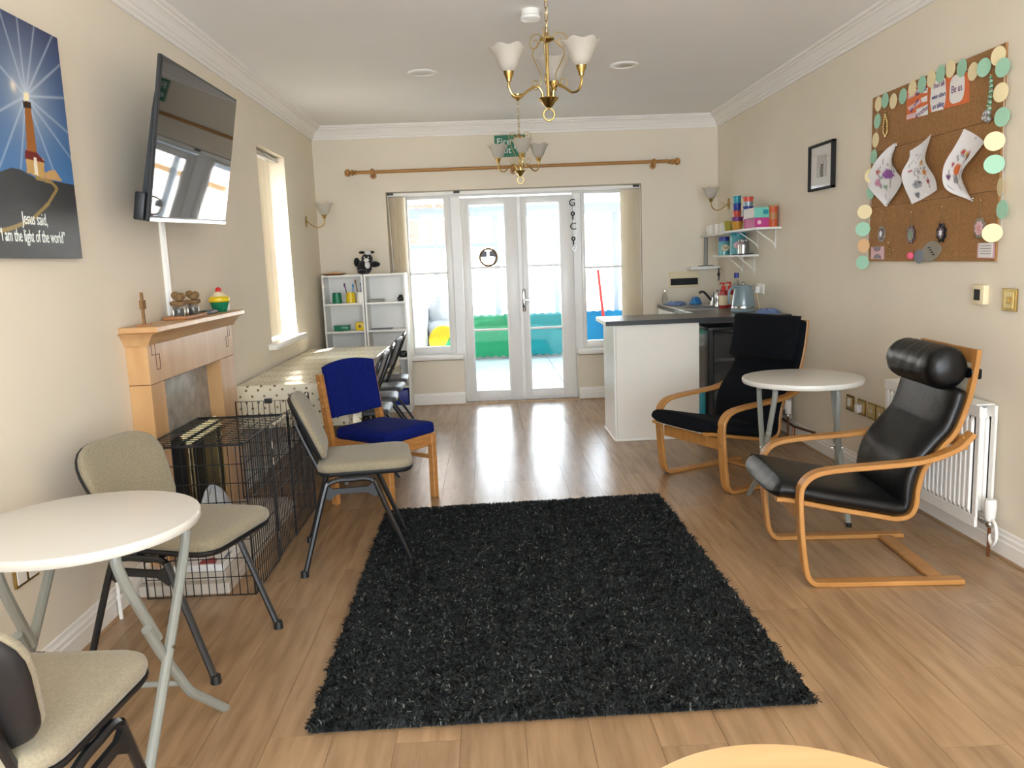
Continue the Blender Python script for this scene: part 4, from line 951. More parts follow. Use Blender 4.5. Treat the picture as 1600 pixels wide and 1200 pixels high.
# ---------------------------------------------------------------- twin bookcases in the corner
def bookcase(x0, x1, y0, y1, h, label):
    b = thing('bookcase', label, 'bookcase', ((x0+x1)/2, (y0+y1)/2, 0), group='white bookcases in the back corner')
    for x in (x0, x1-.018): MB().box(x, y0, 0, x+.018, y1, h, bev=.001).build('side_panel', 'melamine', b)
    MB().box(x0+.018, y1-.006, .05, x1-.018, y1, h-.001).build('back_panel', 'melamine', b, smooth=0)
    for z in (.05, .24, .515, .79, 1.055, h-.018): MB().box(x0+.018, y0+.002, z, x1-.018, y1-.006, z+.018, bev=.001).build('shelf', 'melamine', b)
    MB().box(x0+.018, y0+.02, 0, x1-.018, y0+.035, .05).build('plinth', 'melamine', b, smooth=0)
    return b
SY0, SY1, SH = 7.79, 8.06, 1.34
bookcase(-1.560, -1.172, SY0, SY1, SH, 'white open bookcase in the back left corner holding paint pots')
bookcase(-1.165, -.775, SY0, SY1, SH, 'white open bookcase next to the french door side light')
def pot(x, y, z, m, label, r=.045, h=.10):
    return tag(MB().lathe([(0, 0), (r*1.02, 0), (r*.9, h), (r*.84, h), (r*.95, .006), (0, .006)], 22, c=(x, y, z)).build('paint_pot', m), label, 'pot', 'pots on the bookcase')
z1 = 1.073
pot(-1.44, 7.87, z1, 'potgreen', 'green plastic pot standing upside down on the left bookcase')
pot(-1.31, 7.87, z1, 'yellow', 'yellow plastic pot holding brushes on the left bookcase'); pot(-1.215, 7.87, z1, 'white', 'white plastic pot holding brushes on the left bookcase', .036)
def brush(x, y, dx, dz, m, lb): tag(MB().tube([(x, y, z1+.008), (x+dx, y+.01, z1+dz)], .005, 6).ell((x+dx*1.08, y+.011, z1+dz+.012), .009, .007, .02, nu=6, nv=8).build('paint_brush', m), lb, 'brush', 'brushes in the pots')
brush(-1.325, 7.87, -.035, .16, 'purple', 'purple handled brush leaning left in the yellow pot'); brush(-1.295, 7.88, .01, .15, 'skyb', 'bright blue brush upright in the yellow pot')
brush(-1.225, 7.87, -.03, .19, 'twine', 'tall brown brush leaning left in the white pot'); brush(-1.21, 7.87, .005, .16, 'bluep', 'dark blue brush in the white pot')
tag(MB().box(-1.48, 7.83, .808, -1.34, 7.93, .86, bev=.008).box(-1.485, 7.825, .85, -1.335, 7.935, .862, bev=.003).build('craft_box', 'potgreen'), 'low green plastic box on the second shelf of the left bookcase', 'box')
cu = thing('yellow_cube', 'small yellow cube with dark star hole on the second shelf', 'cube', (-1.235, 7.87, .808))
MB().box(-1.275, 7.83, .808, -1.195, 7.91, .888, bev=.008).build('body', 'yellow', cu)
MB().prism([((.02 if k % 2 else .009)*math.cos(k*PI/5), (.02 if k % 2 else .009)*math.sin(k*PI/5)) for k in range(10)], 0, .0012, T=at(FB, (-1.235, 7.83, .848))).build('star_hole', 'inlay', cu, smooth=0)
tag(MB().box(-1.13, 7.82, z1, -.99, 7.95, z1+.004).tube([(-1.13, 7.82, z1+.02), (-.99, 7.82, z1+.02), (-.99, 7.95, z1+.02), (-1.13, 7.95, z1+.02)], .005, 6, closed=True).tube([(-1.13, 7.82, z1), (-1.13, 7.82, z1+.02)], .004, 6).tube([(-.99, 7.82, z1), (-.99, 7.82, z1+.02)], .004, 6).build('wire_tray', 'greymet'), 'grey wire tray on the top shelf of the right bookcase', 'tray')
tag(MB().box(-.95, 7.84, z1, -.88, 7.92, z1+.012, bev=.003).build('notepad', 'paper'), 'small white pad on the top shelf of the right bookcase', 'notepad')
tag(MB().ell((-.835, 7.86, z1+.022), .03, .03, .022, .7, .7).ell((-.83, 7.86, z1+.048), .02, .02, .014).build('hole_punch', 'blackpl'), 'small black desk gadget at the right end of the top shelf', 'gadget')
tag(MB().box(-1.13, 7.81, .808, -.93, 7.96, .816, bev=.002).build('folder', 'clothd'), 'flat grey folder on the second shelf of the right bookcase', 'folder')
tag(MB().box(-1.12, 7.80, .533, -.98, 7.95, .545, bev=.003).build('black_folder', 'blackpl'), 'flat black folder on the third shelf of the right bookcase', 'folder')
tag(MB().ell((-.84, 7.85, .565), .045, .035, .032, .8, .8).build('black_pouch', 'blackpl'), 'small black pouch at the right end of the third shelf', 'pouch')
tag(MB().box(-1.50, 7.81, .533, -1.30, 7.95, .552, bev=.003).build('book', 'blackpl'), 'dark book lying on the third shelf of the left bookcase', 'book')
tag(MB().box(-1.13, 7.81, .0685, -.805, 8.03, .225, bev=.01).box(-1.135, 7.805, .21, -.80, 8.035, .228, bev=.004).build('storage_box', 'bluep'), 'dark blue storage box on the lowest shelf of the right bookcase', 'box')
pb = thing('plate', 'reddish shallow dish on top of the left bookcase', 'plate', (-1.46, 7.89, SH))
MB().lathe([(0, 0), (.07, 0), (.12, .014), (.118, .018), (.07, .006), (0, .006)], 28, c=(-1.46, 7.90, SH)).build('dish', 'tray', pb)
MB().ell((-1.45, 7.89, SH+.018), .06, .04, .014, nu=8, nv=14).build('contents', 'peach', pb)
# black and white plush dog
pd = thing('plush_dog', 'black and white plush dog sitting on top of the right bookcase', 'toy', (-1.12, 7.90, SH))
X0 = -1.145; Y0 = 7.90
MB().ell((X0-.02, Y0, SH+.065), .075, .065, .07).build('body', 'fur', pd)
MB().ell((X0+.015, Y0-.03, SH+.145), .055, .05, .05).build('head', 'fur', pd)
MB().ell((X0+.015, Y0-.078, SH+.13), .026, .022, .02, nu=8, nv=12).build('muzzle', 'furw', pd)
for s in (-1, 1): MB().ell((X0+.015+s*.045, Y0-.03, SH+.205), .03, .012, .014, nu=8, nv=12, T=None).build('ear', 'fur', pd); MB().ell((X0+.015+s*.018, Y0-.075, SH+.158), .007, .005, .008, nu=6, nv=8).build('eye', 'furw', pd)
MB().ell((X0-.085, Y0-.02, SH+.115), .03, .028, .045, nu=8, nv=12).build('tail', 'fur', pd)
MB().ell((X0+.03, Y0-.06, SH+.20), .03, .012, .02, nu=8, nv=12).build('tuft', 'furw', pd)
MB().ell((X0+.085, Y0-.05, SH+.09), .055, .03, .03, nu=8, nv=12).build('paw', 'fur', pd)
MB().ell((X0-.03, Y0-.07, SH+.025), .05, .035, .024, nu=8, nv=12).build('paw', 'fur', pd)
MB().ell((X0+.02, Y0-.065, SH+.085), .025, .02, .035, nu=8, nv=12).build('chest', 'furw', pd)

# ---------------------------------------------------------------- curtain pole, exit sign
cpz = 2.302
cpole = thing('curtain_pole', 'honey coloured wooden curtain pole above the french doors', 'curtain pole', (.30, BW-.07, cpz))
MB().tube([(-1.20, BW-.07, cpz), (1.80, BW-.07, cpz+.006)], .0155, 14).build('pole', 'pole', cpole)
for s, xx in ((-1, -1.20), (1, 1.80)):
    MB().lathe([(.0155, 0), (.022, .006), (.022, .012), (.012, .02), (.03, .035), (.026, .048), (.013, .055), (.034, .075), (.036, .09), (.024, .11), (0, .116)], 16, T=Matrix.Translation((xx, BW-.07, cpz)) @ Matrix.Rotation(s*PI/2, 4, 'Y')).build('finial', 'pole', cpole)
for xx in (-1.05, .30, 1.66):
    b_ = MB().lathe([(.034, -.012), (.036, 0), (.034, .012), (.018, .012), (.018, -.012)], 18, T=Matrix.Translation((xx, BW-.07, cpz-.002)) @ Matrix.Rotation(PI/2, 4, 'Y')).tube([(xx, BW-.07, cpz-.025), (xx, BW, cpz-.03)], .014, 10).build('bracket', 'pole', cpole)
    MB().lathe([(0, 0), (.03, 0), (.03, .008), (0, .01)], 16, T=Matrix.Translation((xx, BW-.0005, cpz-.03)) @ Matrix.Rotation(PI/2, 4, 'X')).build('rose', 'pole', b_)
sx0, sx1, sz0, sz1 = .128, .425, 2.408, 2.612
sg = thing('exit_sign', 'green fire exit sign above the curtain pole', 'sign', ((sx0+sx1)/2, BW, sz0))
MB().box(sx0, BW-.004, sz0, sx1, BW, sz1).build('plate', 'green', sg, smooth=0)
text('lettering', 'Fire', 'signwhite', sg, at(FB, (sx0+.092, BW-.0045, sz0+.142)), .086, sx=1.05)
text('lettering', 'exit', 'signwhite', sg, at(FB, (sx0+.092, BW-.0045, sz0+.062)), .086, sx=1.05)
T = at(FB, (0, BW-.0045, 0))
MB().prism([(sx1-.105, sz0+.075), (sx1-.015, sz0+.075), (sx1-.015, sz1-.02), (sx1-.105, sz1-.02)], 0, .0006, T=T).build('pictogram_panel', 'signwhite', sg, smooth=0)
T2 = at(FB, (0, BW-.0052, 0)); px, pz = sx1-.06, sz0+.13
MB().prism([(px+.010*math.cos(a*PI/6), pz+.035+.010*math.sin(a*PI/6)) for a in range(12)], 0, .0005, T=T2).build('running_man', 'green', sg, smooth=0)
mm = MB()
for a_, b_, wd_ in (((0, .022), (-.008, -.012), .010), ((-.008, -.010), (.018, -.022), .006), ((.018, -.022), (.010, -.045), .006), ((-.008, -.010), (-.02, -.03), .006), ((-.02, -.03), (-.035, -.03), .006), ((0, .018), (.025, .008), .005), ((0, .018), (-.022, .012), .005), ((-.022, .012), (-.026, -.004), .005)):
    a = Vector((px+a_[0], pz+a_[1])); b = Vector((px+b_[0], pz+b_[1])); d = (b-a).normalized()*wd_*.5; nrm = Vector((-d.y, d.x))
    mm.prism([tuple(a-d+nrm), tuple(a-d-nrm), tuple(b+d-nrm), tuple(b+d+nrm)], 0, .0005, T=T2)
mm.build('running_man', 'green', sg, smooth=0)

# ---------------------------------------------------------------- chandeliers, wall lights, ceiling fittings
def tulip(r, h): return [(r*.22, 0), (r*.40, h*.06), (r*.55, h*.25), (r*.66, h*.5), (r*.82, h*.78), (r*1.02, h*.97), (r*1.0, h), (r*.79, h*.79), (r*.63, h*.5), (r*.5, h*.24), (r*.3, h*.08)]
def tulip_shade(name, c, parent, r=.083, h=.105, wav=True):
    n = 30; prof = tulip(r, h); m = MB(); v = []; f = []; k = len(prof)
    for i, (rr, zz) in enumerate(prof):
        for j in range(n):
            a = 2*PI*j/n; q = max(0, zz/h-.5)*2; w_ = 1+.06*q*math.cos(6*a); v.append((c[0]+rr*w_*math.cos(a), c[1]+rr*w_*math.sin(a), c[2]+zz+.006*q*math.cos(6*a)))
    for i in range(k-1):
        for j in range(n): f.append((i*n+j, i*n+(j+1) % n, (i+1)*n+(j+1) % n, (i+1)*n+j))
    s = m.add(v, f).build(name, 'frost', parent, smooth=60)
    MB().lathe([(0, .02), (.012, .03), (.018, .06), (.017, .09), (.010, .112), (0, .118)], 14, c=c).build('bulb', 'white', s)
    return s
def chandelier(x, y, zb, angs, label):
    c = thing('chandelier', label, 'chandelier', (x, y, zb), group='brass chandeliers with frosted shades')
    MB().tube([(x+.026*math.sin(2*PI*i/16), y, zb+.028-.028*math.cos(2*PI*i/16)) for i in range(16)], .0042, 6, closed=True).build('ring', 'brass', c)
    MB().lathe([(0, .05), (.008, .053), (.008, .058), (.018, .064), (.030, .080), (.048, .098), (.050, .102), (0, .103)], 20, c=(x, y, zb)).build('bowl', 'brass', c)
    MB().tube([(x, y, zb+.10), (x, y, zb+.365)], .0075, 10).build('stem', 'brass', c)
    MB().lathe([(0, .35), (.014, .353), (.036, .366), (.036, .372), (.01, .376), (.008, .395), (0, .40)], 18, c=(x, y, zb)).build('crown', 'brass', c)
    for a in angs:
        ca, sa = math.cos(a), math.sin(a); R_ = .195
        p = lambda r, z: (x+ca*r, y+sa*r, zb+z)
        am = MB().tube(cr([p(.028, .10), p(.034, .135), p(.06, .155), p(.10, .135), p(.14, .108), p(.175, .112), p(R_, .145), p(R_, .18)], 6), .0058, 8).build('arm', 'brass', c)
        MB().lathe([(0, .168), (.012, .172), (.014, .187), (.022, .202), (.026, .220), (.02, .222), (0, .222)], 16, c=p(R_, 0)).build('lamp_cup', 'brass', am)
        tulip_shade('lamp_shade', p(R_, .214), c, .084, .11)
        b = a+PI/3; cb_, sb = math.cos(b), math.sin(b); q = lambda r, z: (x+cb_*r, y+sb*r, zb+z)
        spi = lambda cx_, cz_, r0, t0, t1, dirn: [(cx_+r0*(1-.75*i/14)*math.cos(t0+(t1-t0)*i/14), cz_+r0*(1-.75*i/14)*math.sin(t0+(t1-t0)*i/14)) for i in range(15)]
        top = [(.02, .374), (.05, .40)]+spi(.072, .365, .04, 2.0, 2.0-7.5, 1)
        MB().tube([q(r, z) for r, z in cr(top, 3)], .0028, 6).build('scroll', 'brasspale', c)
        low = spi(.105, .215, .032, 2.4, 2.4+7.0, 1)[::-1]+[(.065, .27), (.045, .24), (.06, .20)]
        low = [(.036, .365), (.09, .32), (.05, .235)]+[(.04, .205)]+spi(.075, .18, .03, 3.6, 3.6+7.0, 1)
        MB().tube([q(r, z) for r, z in cr(low, 3)], .0028, 6).build('scroll', 'brasspale', c)
    z = zb+.39; k = 0; ch = MB()
    while z < CZ-.05:
        a = PI/2*(k % 2); ch.tube([(x+.007*math.cos(t)*math.cos(a), y+.007*math.cos(t)*math.sin(a), z+.016+.018*math.sin(t)) for t in [2*PI*i/10 for i in range(10)]], .0018, 5, closed=True); z += .029; k += 1
    ch.build('chain', 'brass', c)
    MB().tube(cr([(x, y, zb+.39), (x+.006, y+.004, zb+.5), (x-.004, y, CZ-.03)], 5), .0025, 6).build('flex', 'label', c)
    MB().lathe([(.0, -.05), (.012, -.045), (.05, -.012), (.052, 0), (0, 0)], 20, c=(x, y, CZ)).build('ceiling_rose', 'brass', c)
    return c
D_ = math.radians
chandelier(.328, 4.0, 2.068, (D_(77), D_(197), D_(317)), 'nearer brass chandelier with three frosted tulip shades')
chandelier(.312, 6.85, 2.04, (D_(-86), D_(34), D_(154)), 'smaller looking brass chandelier hanging in front of the exit sign')
def wall_light(wx, y, z, s, label, sc=1):
    c = thing('wall_light', label, 'wall light', (wx, y, z), group='brass wall lights')
    MB().ell((wx+s*.006, y, z), .008, .028, .055, nu=8, nv=18).build('back_plate', 'brass', c)
    p = cr([(wx+s*.01, y, z+.005), (wx+s*.05, y, z-.03), (wx+s*.10, y-.0, z-.055), (wx+s*.15, y, z-.04), (wx+s*.17, y, z+.0), (wx+s*.17, y, z+.025)], 6)
    a = MB().tube(p, .005, 8).build('arm', 'brass', c)
    MB().lathe([(0, .02), (.014, .024), (.018, .04), (.026, .058), (0, .06)], 16, c=(wx+s*.17, y, z)).build('lamp_cup', 'brass', a)
    tulip_shade('lamp_shade', (wx+s*.17, y, z+.052), c, .082, .105)
    spi = [(wx+s*(.06+.02*(1-.05*i)*math.cos(i*.5)), y, z+.0+.02*(1-.05*i)*math.sin(i*.5)) for i in range(14)]
    MB().tube(spi, .0025, 6).build('scroll', 'brasspale', c)
wall_light(LW, 7.58, 1.835, 1, 'brass wall light with frosted shade on the left wall by the bookcases')
wall_light(RW, 7.72, 1.865, -1, 'brass wall light with frosted shade on the right wall above the mugs')
sm = thing('smoke_alarm', 'white smoke alarm on the ceiling behind the nearer chandelier', 'alarm', (.293, 4.60, CZ-.05))
MB().lathe([(0, -.03), (.045, -.03), (.05, -.026), (.05, 0), (0, 0)], 28, c=(.293, 4.60, CZ)).build('base', 'white', sm)
MB().lathe([(0, -.058), (.04, -.056), (.054, -.046), (.056, -.036), (.05, -.03), (0, -.03)], 28, c=(.293, 4.60, CZ)).build('cover', 'white', sm)
def downlight(x, y, label):
    d = thing('downlight', label, 'downlight', (x, y, CZ-.012), group='round white ceiling downlights')
    MB().lathe([(.07, -.004), (.075, -.012), (.10, -.008), (.104, 0), (.07, 0)], 32, c=(x, y, CZ)).build('rim', 'white', d)
    MB().lathe([(0, -.005), (.04, -.008), (.072, -.004), (.072, 0), (0, 0)], 28, c=(x, y, CZ)).build('lens', 'frost', d)
downlight(-.388, 5.96, 'round white downlight left of the chandeliers'); downlight(1.02, 5.92, 'round white downlight right of the chandeliers')

# ---------------------------------------------------------------- hanging letters and suncatcher ring on the doors
mo = thing('letter_mobile', 'hanging string of black letters and charms beside the right door', 'mobile', (.905, DY-.04, 1.55))
mx_, my = .917, DY-.042
text('letter', 'G', 'dblack', mo, at(FB, (0.88, 8.238, 1.96)), .098, ext=.003)
text('letter', 'C', 'dblack', mo, at(FB, (0.884, 8.238, 1.728)), .098, ext=.003)
for q in ((0.884, 8.238, 1.854), (0.884, 8.238, 1.609)):
    MB().tube([(q[0]+.016*math.cos(i*PI/6), q[1], q[2]+.016*math.sin(i*PI/6)) for i in range(12)], .006, 6, closed=True).box(q[0]-.006, q[1]-.003, q[2]-.06, q[0]+.006, q[1]+.003, q[2]-.016).build('charm', 'dblack', mo)
q = (0.888, 8.238, 1.507); MB().tube([(q[0]+.016*math.cos(i*PI/6), q[1], q[2]+.016*math.sin(i*PI/6)) for i in range(12)], .004, 6, closed=True).build('ring', 'silver', mo)
MB().tube([(mx_-.01, DY-.062, 2.0), (mx_-.006, DY-.062, 1.5)], .0012, 4).build('string', 'silver', mo)
sc_ = thing('suncatcher', 'round ring suncatcher on the glass of the left door', 'ornament', (.03, DY-.035, 1.33))
q = (0.025, 8.272, 1.457); MB().tube([(q[0]+.085*math.cos(i*PI/16), q[1], q[2]+.085*math.sin(i*PI/16)) for i in range(32)], .010, 6, closed=True).build('hoop', 'twine', sc_)
for s in (-1, 1): MB().prism([(s*.012, .0), (s*.075, .0), (s*.07, .035), (s*.045, .065), (s*.012, .05)], 0, .003, T=at(FB, (q[0], q[1]+.002, q[2]+.005))).build('petal', 'clothd', sc_, smooth=0)

# ---------------------------------------------------------------- kitchen counter
PXL, PYF, PYB = .945, 6.135, 6.68; CH = .90
pn = thing('counter_unit', 'white panelled counter unit at the open end of the worktop', 'cabinet', (1.27, 6.4, 0))
MB().box(PXL+.012, PYF+.012, .0, 1.597, PYB, CH, bev=.002).build('carcass', 'offwhite', pn)
MB().box(PXL+.018, PYF, .0, 1.600, PYF+.012, CH, bev=.001).build('front_panel', 'offwhite', pn)
MB().box(PXL, PYF+.004, .0, PXL+.012, PYB, CH, bev=.001).build('end_panel', 'melamine', pn)
MB().box(PXL-.008, PYF-.008, 0, 1.600, PYF, .018, bev=.004).box(PXL-.008, PYF-.008, 0, PXL, PYB, .018, bev=.004).build('beading', 'trim', pn)
for zz in (.22, .45, .68): MB().lathe([(0, 0), (.004, 0), (.003, .002), (0, .002)], 8, T=at(FB, (1.588, PYF, zz))).build('screw', 'steel', pn)
wk = thing('worktop', 'dark slate grey worktop running across the counter to the right wall', 'worktop', (1.6, 6.4, CH))
MB().prism([(.90, 6.105), (2.30, 6.105), (2.30, 8.06), (1.685, 8.06), (1.685, 6.66), (.90, 6.66), (.885, 6.645), (.885, 6.12)], CH, CH+.035).build('slab', 'worktop', wk, smooth=20)
MB().box(.882, 6.102, CH+.002, 2.298, 6.108, CH+.033, bev=.001).build('edge_strip', 'blackpl', wk)
MB().box(.88, 6.108, CH+.002, .887, 6.65, CH+.033, bev=.001).build('edge_strip', 'melamine', wk)
bu = thing('sink_unit', 'white base unit under the sink along the right wall', 'cabinet', (2.0, 7.4, 0))
MB().box(1.705, 6.69, .1, 2.295, 8.05, CH).build('carcass', 'melamine', bu, smooth=0)
for k in range(2): d = MB().box(1.687, 6.70+k*.675, .12, 1.705, 7.365+k*.675, CH-.01, bev=.002).build('door', 'melamine', bu); MB().tube([(1.675, 7.30+k*.12, .62), (1.675, 7.30+k*.12, .76)], .005, 6).build('handle', 'steel', d)
sk = thing('sink', 'stainless steel sink and drainer set in the worktop by the tap', 'sink', (1.95, 7.5, CH+.035))
MB().box(1.675, 6.95, CH+.030, 1.70, 8.03, CH+.040, bev=.003).build('front_rim', 'steel', sk)
MB().prism([(1.70, 6.98), (2.18, 6.98), (2.18, 8.03), (1.70, 8.03)], CH+.0345, CH+.0385).build('deck', 'steel', sk, smooth=0)
for k in range(6): MB().box(1.76+k*.06, 7.55, CH+.0385, 1.785+k*.06, 7.98, CH+.042, bev=.001).build('drain_rib', 'steel', sk)
MB().prism(rtrap(.36, .36, -.17, .17, .06), 0, .002, T=Matrix.Translation((1.94, 7.22, CH+.0386))).build('bowl', 'clothd', sk, smooth=20)
tp = thing('tap', 'chrome mixer tap with dark spout at the sink', 'tap', (2.05, 7.5, CH+.038))
MB().lathe([(0, 0), (.028, 0), (.024, .02), (.018, .05), (.018, .075), (0, .08)], 16, c=(2.07, 7.45, CH+.039)).build('body', 'chrome', tp)
MB().tube(cr([(2.07, 7.45, CH+.07), (2.02, 7.45, CH+.13), (1.985, 7.45, CH+.165), (1.955, 7.45, CH+.165), (1.95, 7.45, CH+.15)], 5), .011, 8).build('spout', 'blackpl', tp)
MB().lathe([(0, .08), (.012, .08), (.014, .115), (0, .12)], 12, c=(2.07, 7.45, CH+.039)).build('lever', 'chrome', tp)
WT = CH+.0355
def bottle(x, y, m, cap, label, name='sauce_bottle'):
    b = thing(name, label, 'bottle', (x, y, WT), group='red pump bottles by the kettle')
    MB().lathe([(0, 0), (.036, 0), (.038, .01), (.038, .13), (.034, .15), (.014, .165), (0, .165)], 18, c=(x, y, WT)).build('body', m, b)
    MB().lathe([(.0385, .03), (.0388, .03), (.0388, .115), (.0385, .115)], 18, c=(x, y, WT)).build('label', 'label', b)
    MB().lathe([(0, .16), (.02, .16), (.02, .19), (.007, .195), (.007, .215), (0, .215)], 14, c=(x, y, WT)).box(x-.035, y-.008, WT+.212, x+.012, y+.008, WT+.225, bev=.003).build('pump', cap, b)
bottle(2.045, 7.02, 'brownred', 'red', 'red pump bottle with cream label left of the kettle'); bottle(2.125, 7.10, 'brownred', 'red', 'red pump bottle half hidden behind the kettle')
wb = thing('water_bottle', 'clear bottle with dark blue cap behind the kettle', 'bottle', (2.20, 7.16, WT))
MB().lathe([(0, 0), (.036, 0), (.036, .17), (.018, .23), (.016, .26), (0, .26)], 16, c=(2.20, 7.16, WT)).build('body', 'jar', wb); MB().lathe([(0, .255), (.022, .255), (.021, .30), (0, .30)], 14, c=(2.20, 7.16, WT)).build('cap', 'bluep', wb)
for x, y, lb in ((2.055, 7.24, 'chrome pepper mill left of the red pump bottles'), (2.10, 7.30, 'chrome salt mill behind the pepper mill')):
    tag(MB().lathe([(0, 0), (.024, 0), (.02, .03), (.022, .07), (.024, .10), (.018, .125), (.012, .14), (.016, .15), (0, .158)], 16, c=(x, y, WT)).build('spice_mill', 'chrome'), lb, 'mill', 'chrome mills on the counter')
gb = thing('glass_bottle', 'small clear glass bottle at the far left corner of the sink', 'bottle', (1.745, 7.96, WT))
MB().lathe([(0, 0), (.026, 0), (.026, .06), (.014, .09), (.012, .125), (0, .125)], 16, c=(1.745, 7.98, WT+.004)).build('body', 'jar', gb); MB().lathe([(0, .12), (.015, .12), (.014, .135), (0, .138)], 12, c=(1.745, 7.98, WT+.004)).build('stopper', 'chrome', gb)
def rag(cx_, cy_, z, rx, ry, h, m, label, name, ph=0, cat='cloth'):
    def fn(u, v):
        a = 2*PI*u; r = (1-v)*(1+.13*math.sin(3*a+ph)+.08*math.sin(5*a)); return (cx_+rx*r*math.cos(a), cy_+ry*r*math.sin(a), z+h*(1-(1-v)**3)*(.75+.25*math.sin(7*a*0+9*v+4*math.cos(a))))
    return tag(MB().grid(fn, 30, 8).build(name, m, smooth=70), label, cat)
rag(1.80, 7.75, WT+.008, .11, .14, .03, 'dustyblue', 'dusty blue cloth spread on the sink drainer', 'dish_cloth'); rag(1.98, 7.72, WT+.008, .06, .06, .07, 'skyb', 'bright blue crumpled cloth beside the tap', 'dish_cloth', 1)
rag(2.19, 6.33, WT+.002, .10, .14, .035, 'dustyblue', 'pale blue folded plastic bag at the right end of the worktop', 'plastic_bag', 2, 'bag')
kx, ky = 2.085, 6.60
kt = thing('kettle', 'duck egg blue dome kettle with chrome band on the worktop', 'kettle', (kx, ky, WT))
MB().lathe([(0, 0), (.098, 0), (.10, .012), (.092, .022), (0, .022)], 32, c=(kx, ky, WT)).build('base', 'duck', kt)
MB().lathe([(0, .024), (.092, .024), (.094, .045), (.088, .10), (.078, .16), (.064, .205), (.058, .212), (0, .222)], 36, c=(kx, ky, WT)).build('body', 'duck', kt)
MB().lathe([(.0935, .03), (.0955, .03), (.0948, .044), (.0925, .044)], 36, c=(kx, ky, WT)).build('band', 'chrome', kt)
MB().lathe([(0, .215), (.012, .218), (.010, .228), (.016, .236), (0, .244)], 14, c=(kx, ky, WT)).build('lid_knob', 'silver', kt)
MB().tube(cr([(kx-.045, ky-.02, WT+.20), (kx-.09, ky-.035, WT+.205), (kx-.125, ky-.045, WT+.175), (kx-.135, ky-.05, WT+.12), (kx-.125, ky-.045, WT+.075)], 6), .011, 8).build('handle', 'duck', kt)
MB().tube(cr([(kx+.06, ky+.02, WT+.15), (kx+.085, ky+.025, WT+.185), (kx+.10, ky+.03, WT+.195)], 4), [.028]*5+[.02]*4, 10).build('spout', 'silver', kt)
MB().tube(cr([(kx+.09, ky, WT+.008), (kx+.15, ky+.05, WT+.006), (kx+.17, ky+.12, WT+.04), (RW-.03, 6.80, 1.02), (RW-.035, 6.82, 1.08)], 6), .005, 6).build('cord', 'label', kt)
so = thing('wall_socket', 'white double socket with plug above the worktop on the right wall', 'socket', (RW-.01, 6.80, 1.06))
MB().box(RW-.012, 6.72, 1.06, RW, 6.87, 1.146, bev=.003).build('plate', 'white', so); MB().box(RW-.05, 6.80, 1.07, RW-.012, 6.85, 1.125, bev=.006).build('plug', 'white', so)
for yy in (6.745, 6.835): MB().box(RW-.016, yy-.006, 1.125, RW-.012, yy+.006, 1.14, bev=.001).build('switch', 'white', so)
vt = thing('wall_vent', 'white framed black ventilation slot on the back wall above the sink', 'vent', (1.96, BW, 1.09))
MB().box(1.812, BW-.012, 1.088, 2.11, BW, 1.246, bev=.002).build('frame', 'label', vt); MB().box(1.825, BW-.014, 1.112, 2.098, BW-.010, 1.178).build('slot', 'dblack', vt, smooth=0)
for k in range(5): MB().box(1.825, BW-.016, 1.118+k*.0125, 2.098, BW-.013, 1.121+k*.0125).build('louvre', 'black', vt, smooth=0)
# wall shelves
def shelf(name, x0, y0, x1, y1, z, br_, label, t=.018):
    s = thing(name, label, 'shelf', ((x0+x1)/2, (y0+y1)/2, z-t), group='white wall shelves above the counter')
    MB().box(x0, y0, z-t, x1, y1, z, bev=.002).build('board', 'melamine', s)
    for yy in br_:
        MB().box(RW-.003, yy-.008, z-t-.15, RW, yy+.008, z-t).build('bracket', 'white', s, smooth=0)
        MB().tube([(RW-.003, yy, z-t-.13), (RW-.02, yy, z-t-.10), (x0+.05, yy, z-t-.004)], .005, 6).build('bracket', 'white', s)
    return s
S1, S2, S3, S4 = 1.600, 1.392, 1.592, 1.288
shelf('wall_shelf', 2.095, 6.34, RW, 7.28, S1, (6.47, 6.90), 'upper white shelf on the right wall stacked with cups and boxes')
shelf('wall_shelf', 2.115, 6.87, RW, 7.62, S2, (6.98, 7.30), 'lower white shelf on the right wall holding the tins')
shelf('wall_shelf', 2.12, 7.29, RW, BW, S3, (), 'white shelf in the corner lined with white mugs')
shelf('wall_shelf', 1.985, 7.92, RW-.03, BW, S4, (), 'small thick white shelf on the back wall carrying the grey post', .026)
ph_ = thing('roll_holder', 'grey upright post holder standing on the small corner shelf', 'stand', (2.155, 8.0, S4))
MB().lathe([(0, 0), (.075, 0), (.075, .008), (.02, .014), (0, .014)], 24, c=(2.155, 8.0, S4)).build('base', 'greymet', ph_); MB().tube([(2.155, 8.0, S4+.012), (2.155, 8.0, S3-.022)], .018, 14).build('post', 'greymet', ph_)
def mug(x, y, z, a, label):
    m = thing('mug', label, 'mug', (x, y, z), a, 'white mugs on the corner shelf')
    MB().lathe([(0, 0), (.036, 0), (.038, .006), (.040, .088), (.037, .088), (.035, .008), (0, .008)], 24).build('body', 'white', m, True)
    MB().tube(cr([(.038, 0, .07), (.062, 0, .068), (.066, 0, .045), (.058, 0, .022), (.038, 0, .018)], 5), .006, 8).build('handle', 'white', m, True); return m
for i, (yy, a, lb) in enumerate(((7.93, -2.6, 'white mug farthest into the corner on the mug shelf'), (7.68, -2.0, 'second white mug from the corner on the mug shelf'), (7.50, -1.4, 'third white mug from the corner on the mug shelf'), (7.36, -2.4, 'white mug next to the upper cup shelf'))): mug(2.19, yy, S3, a, lb)
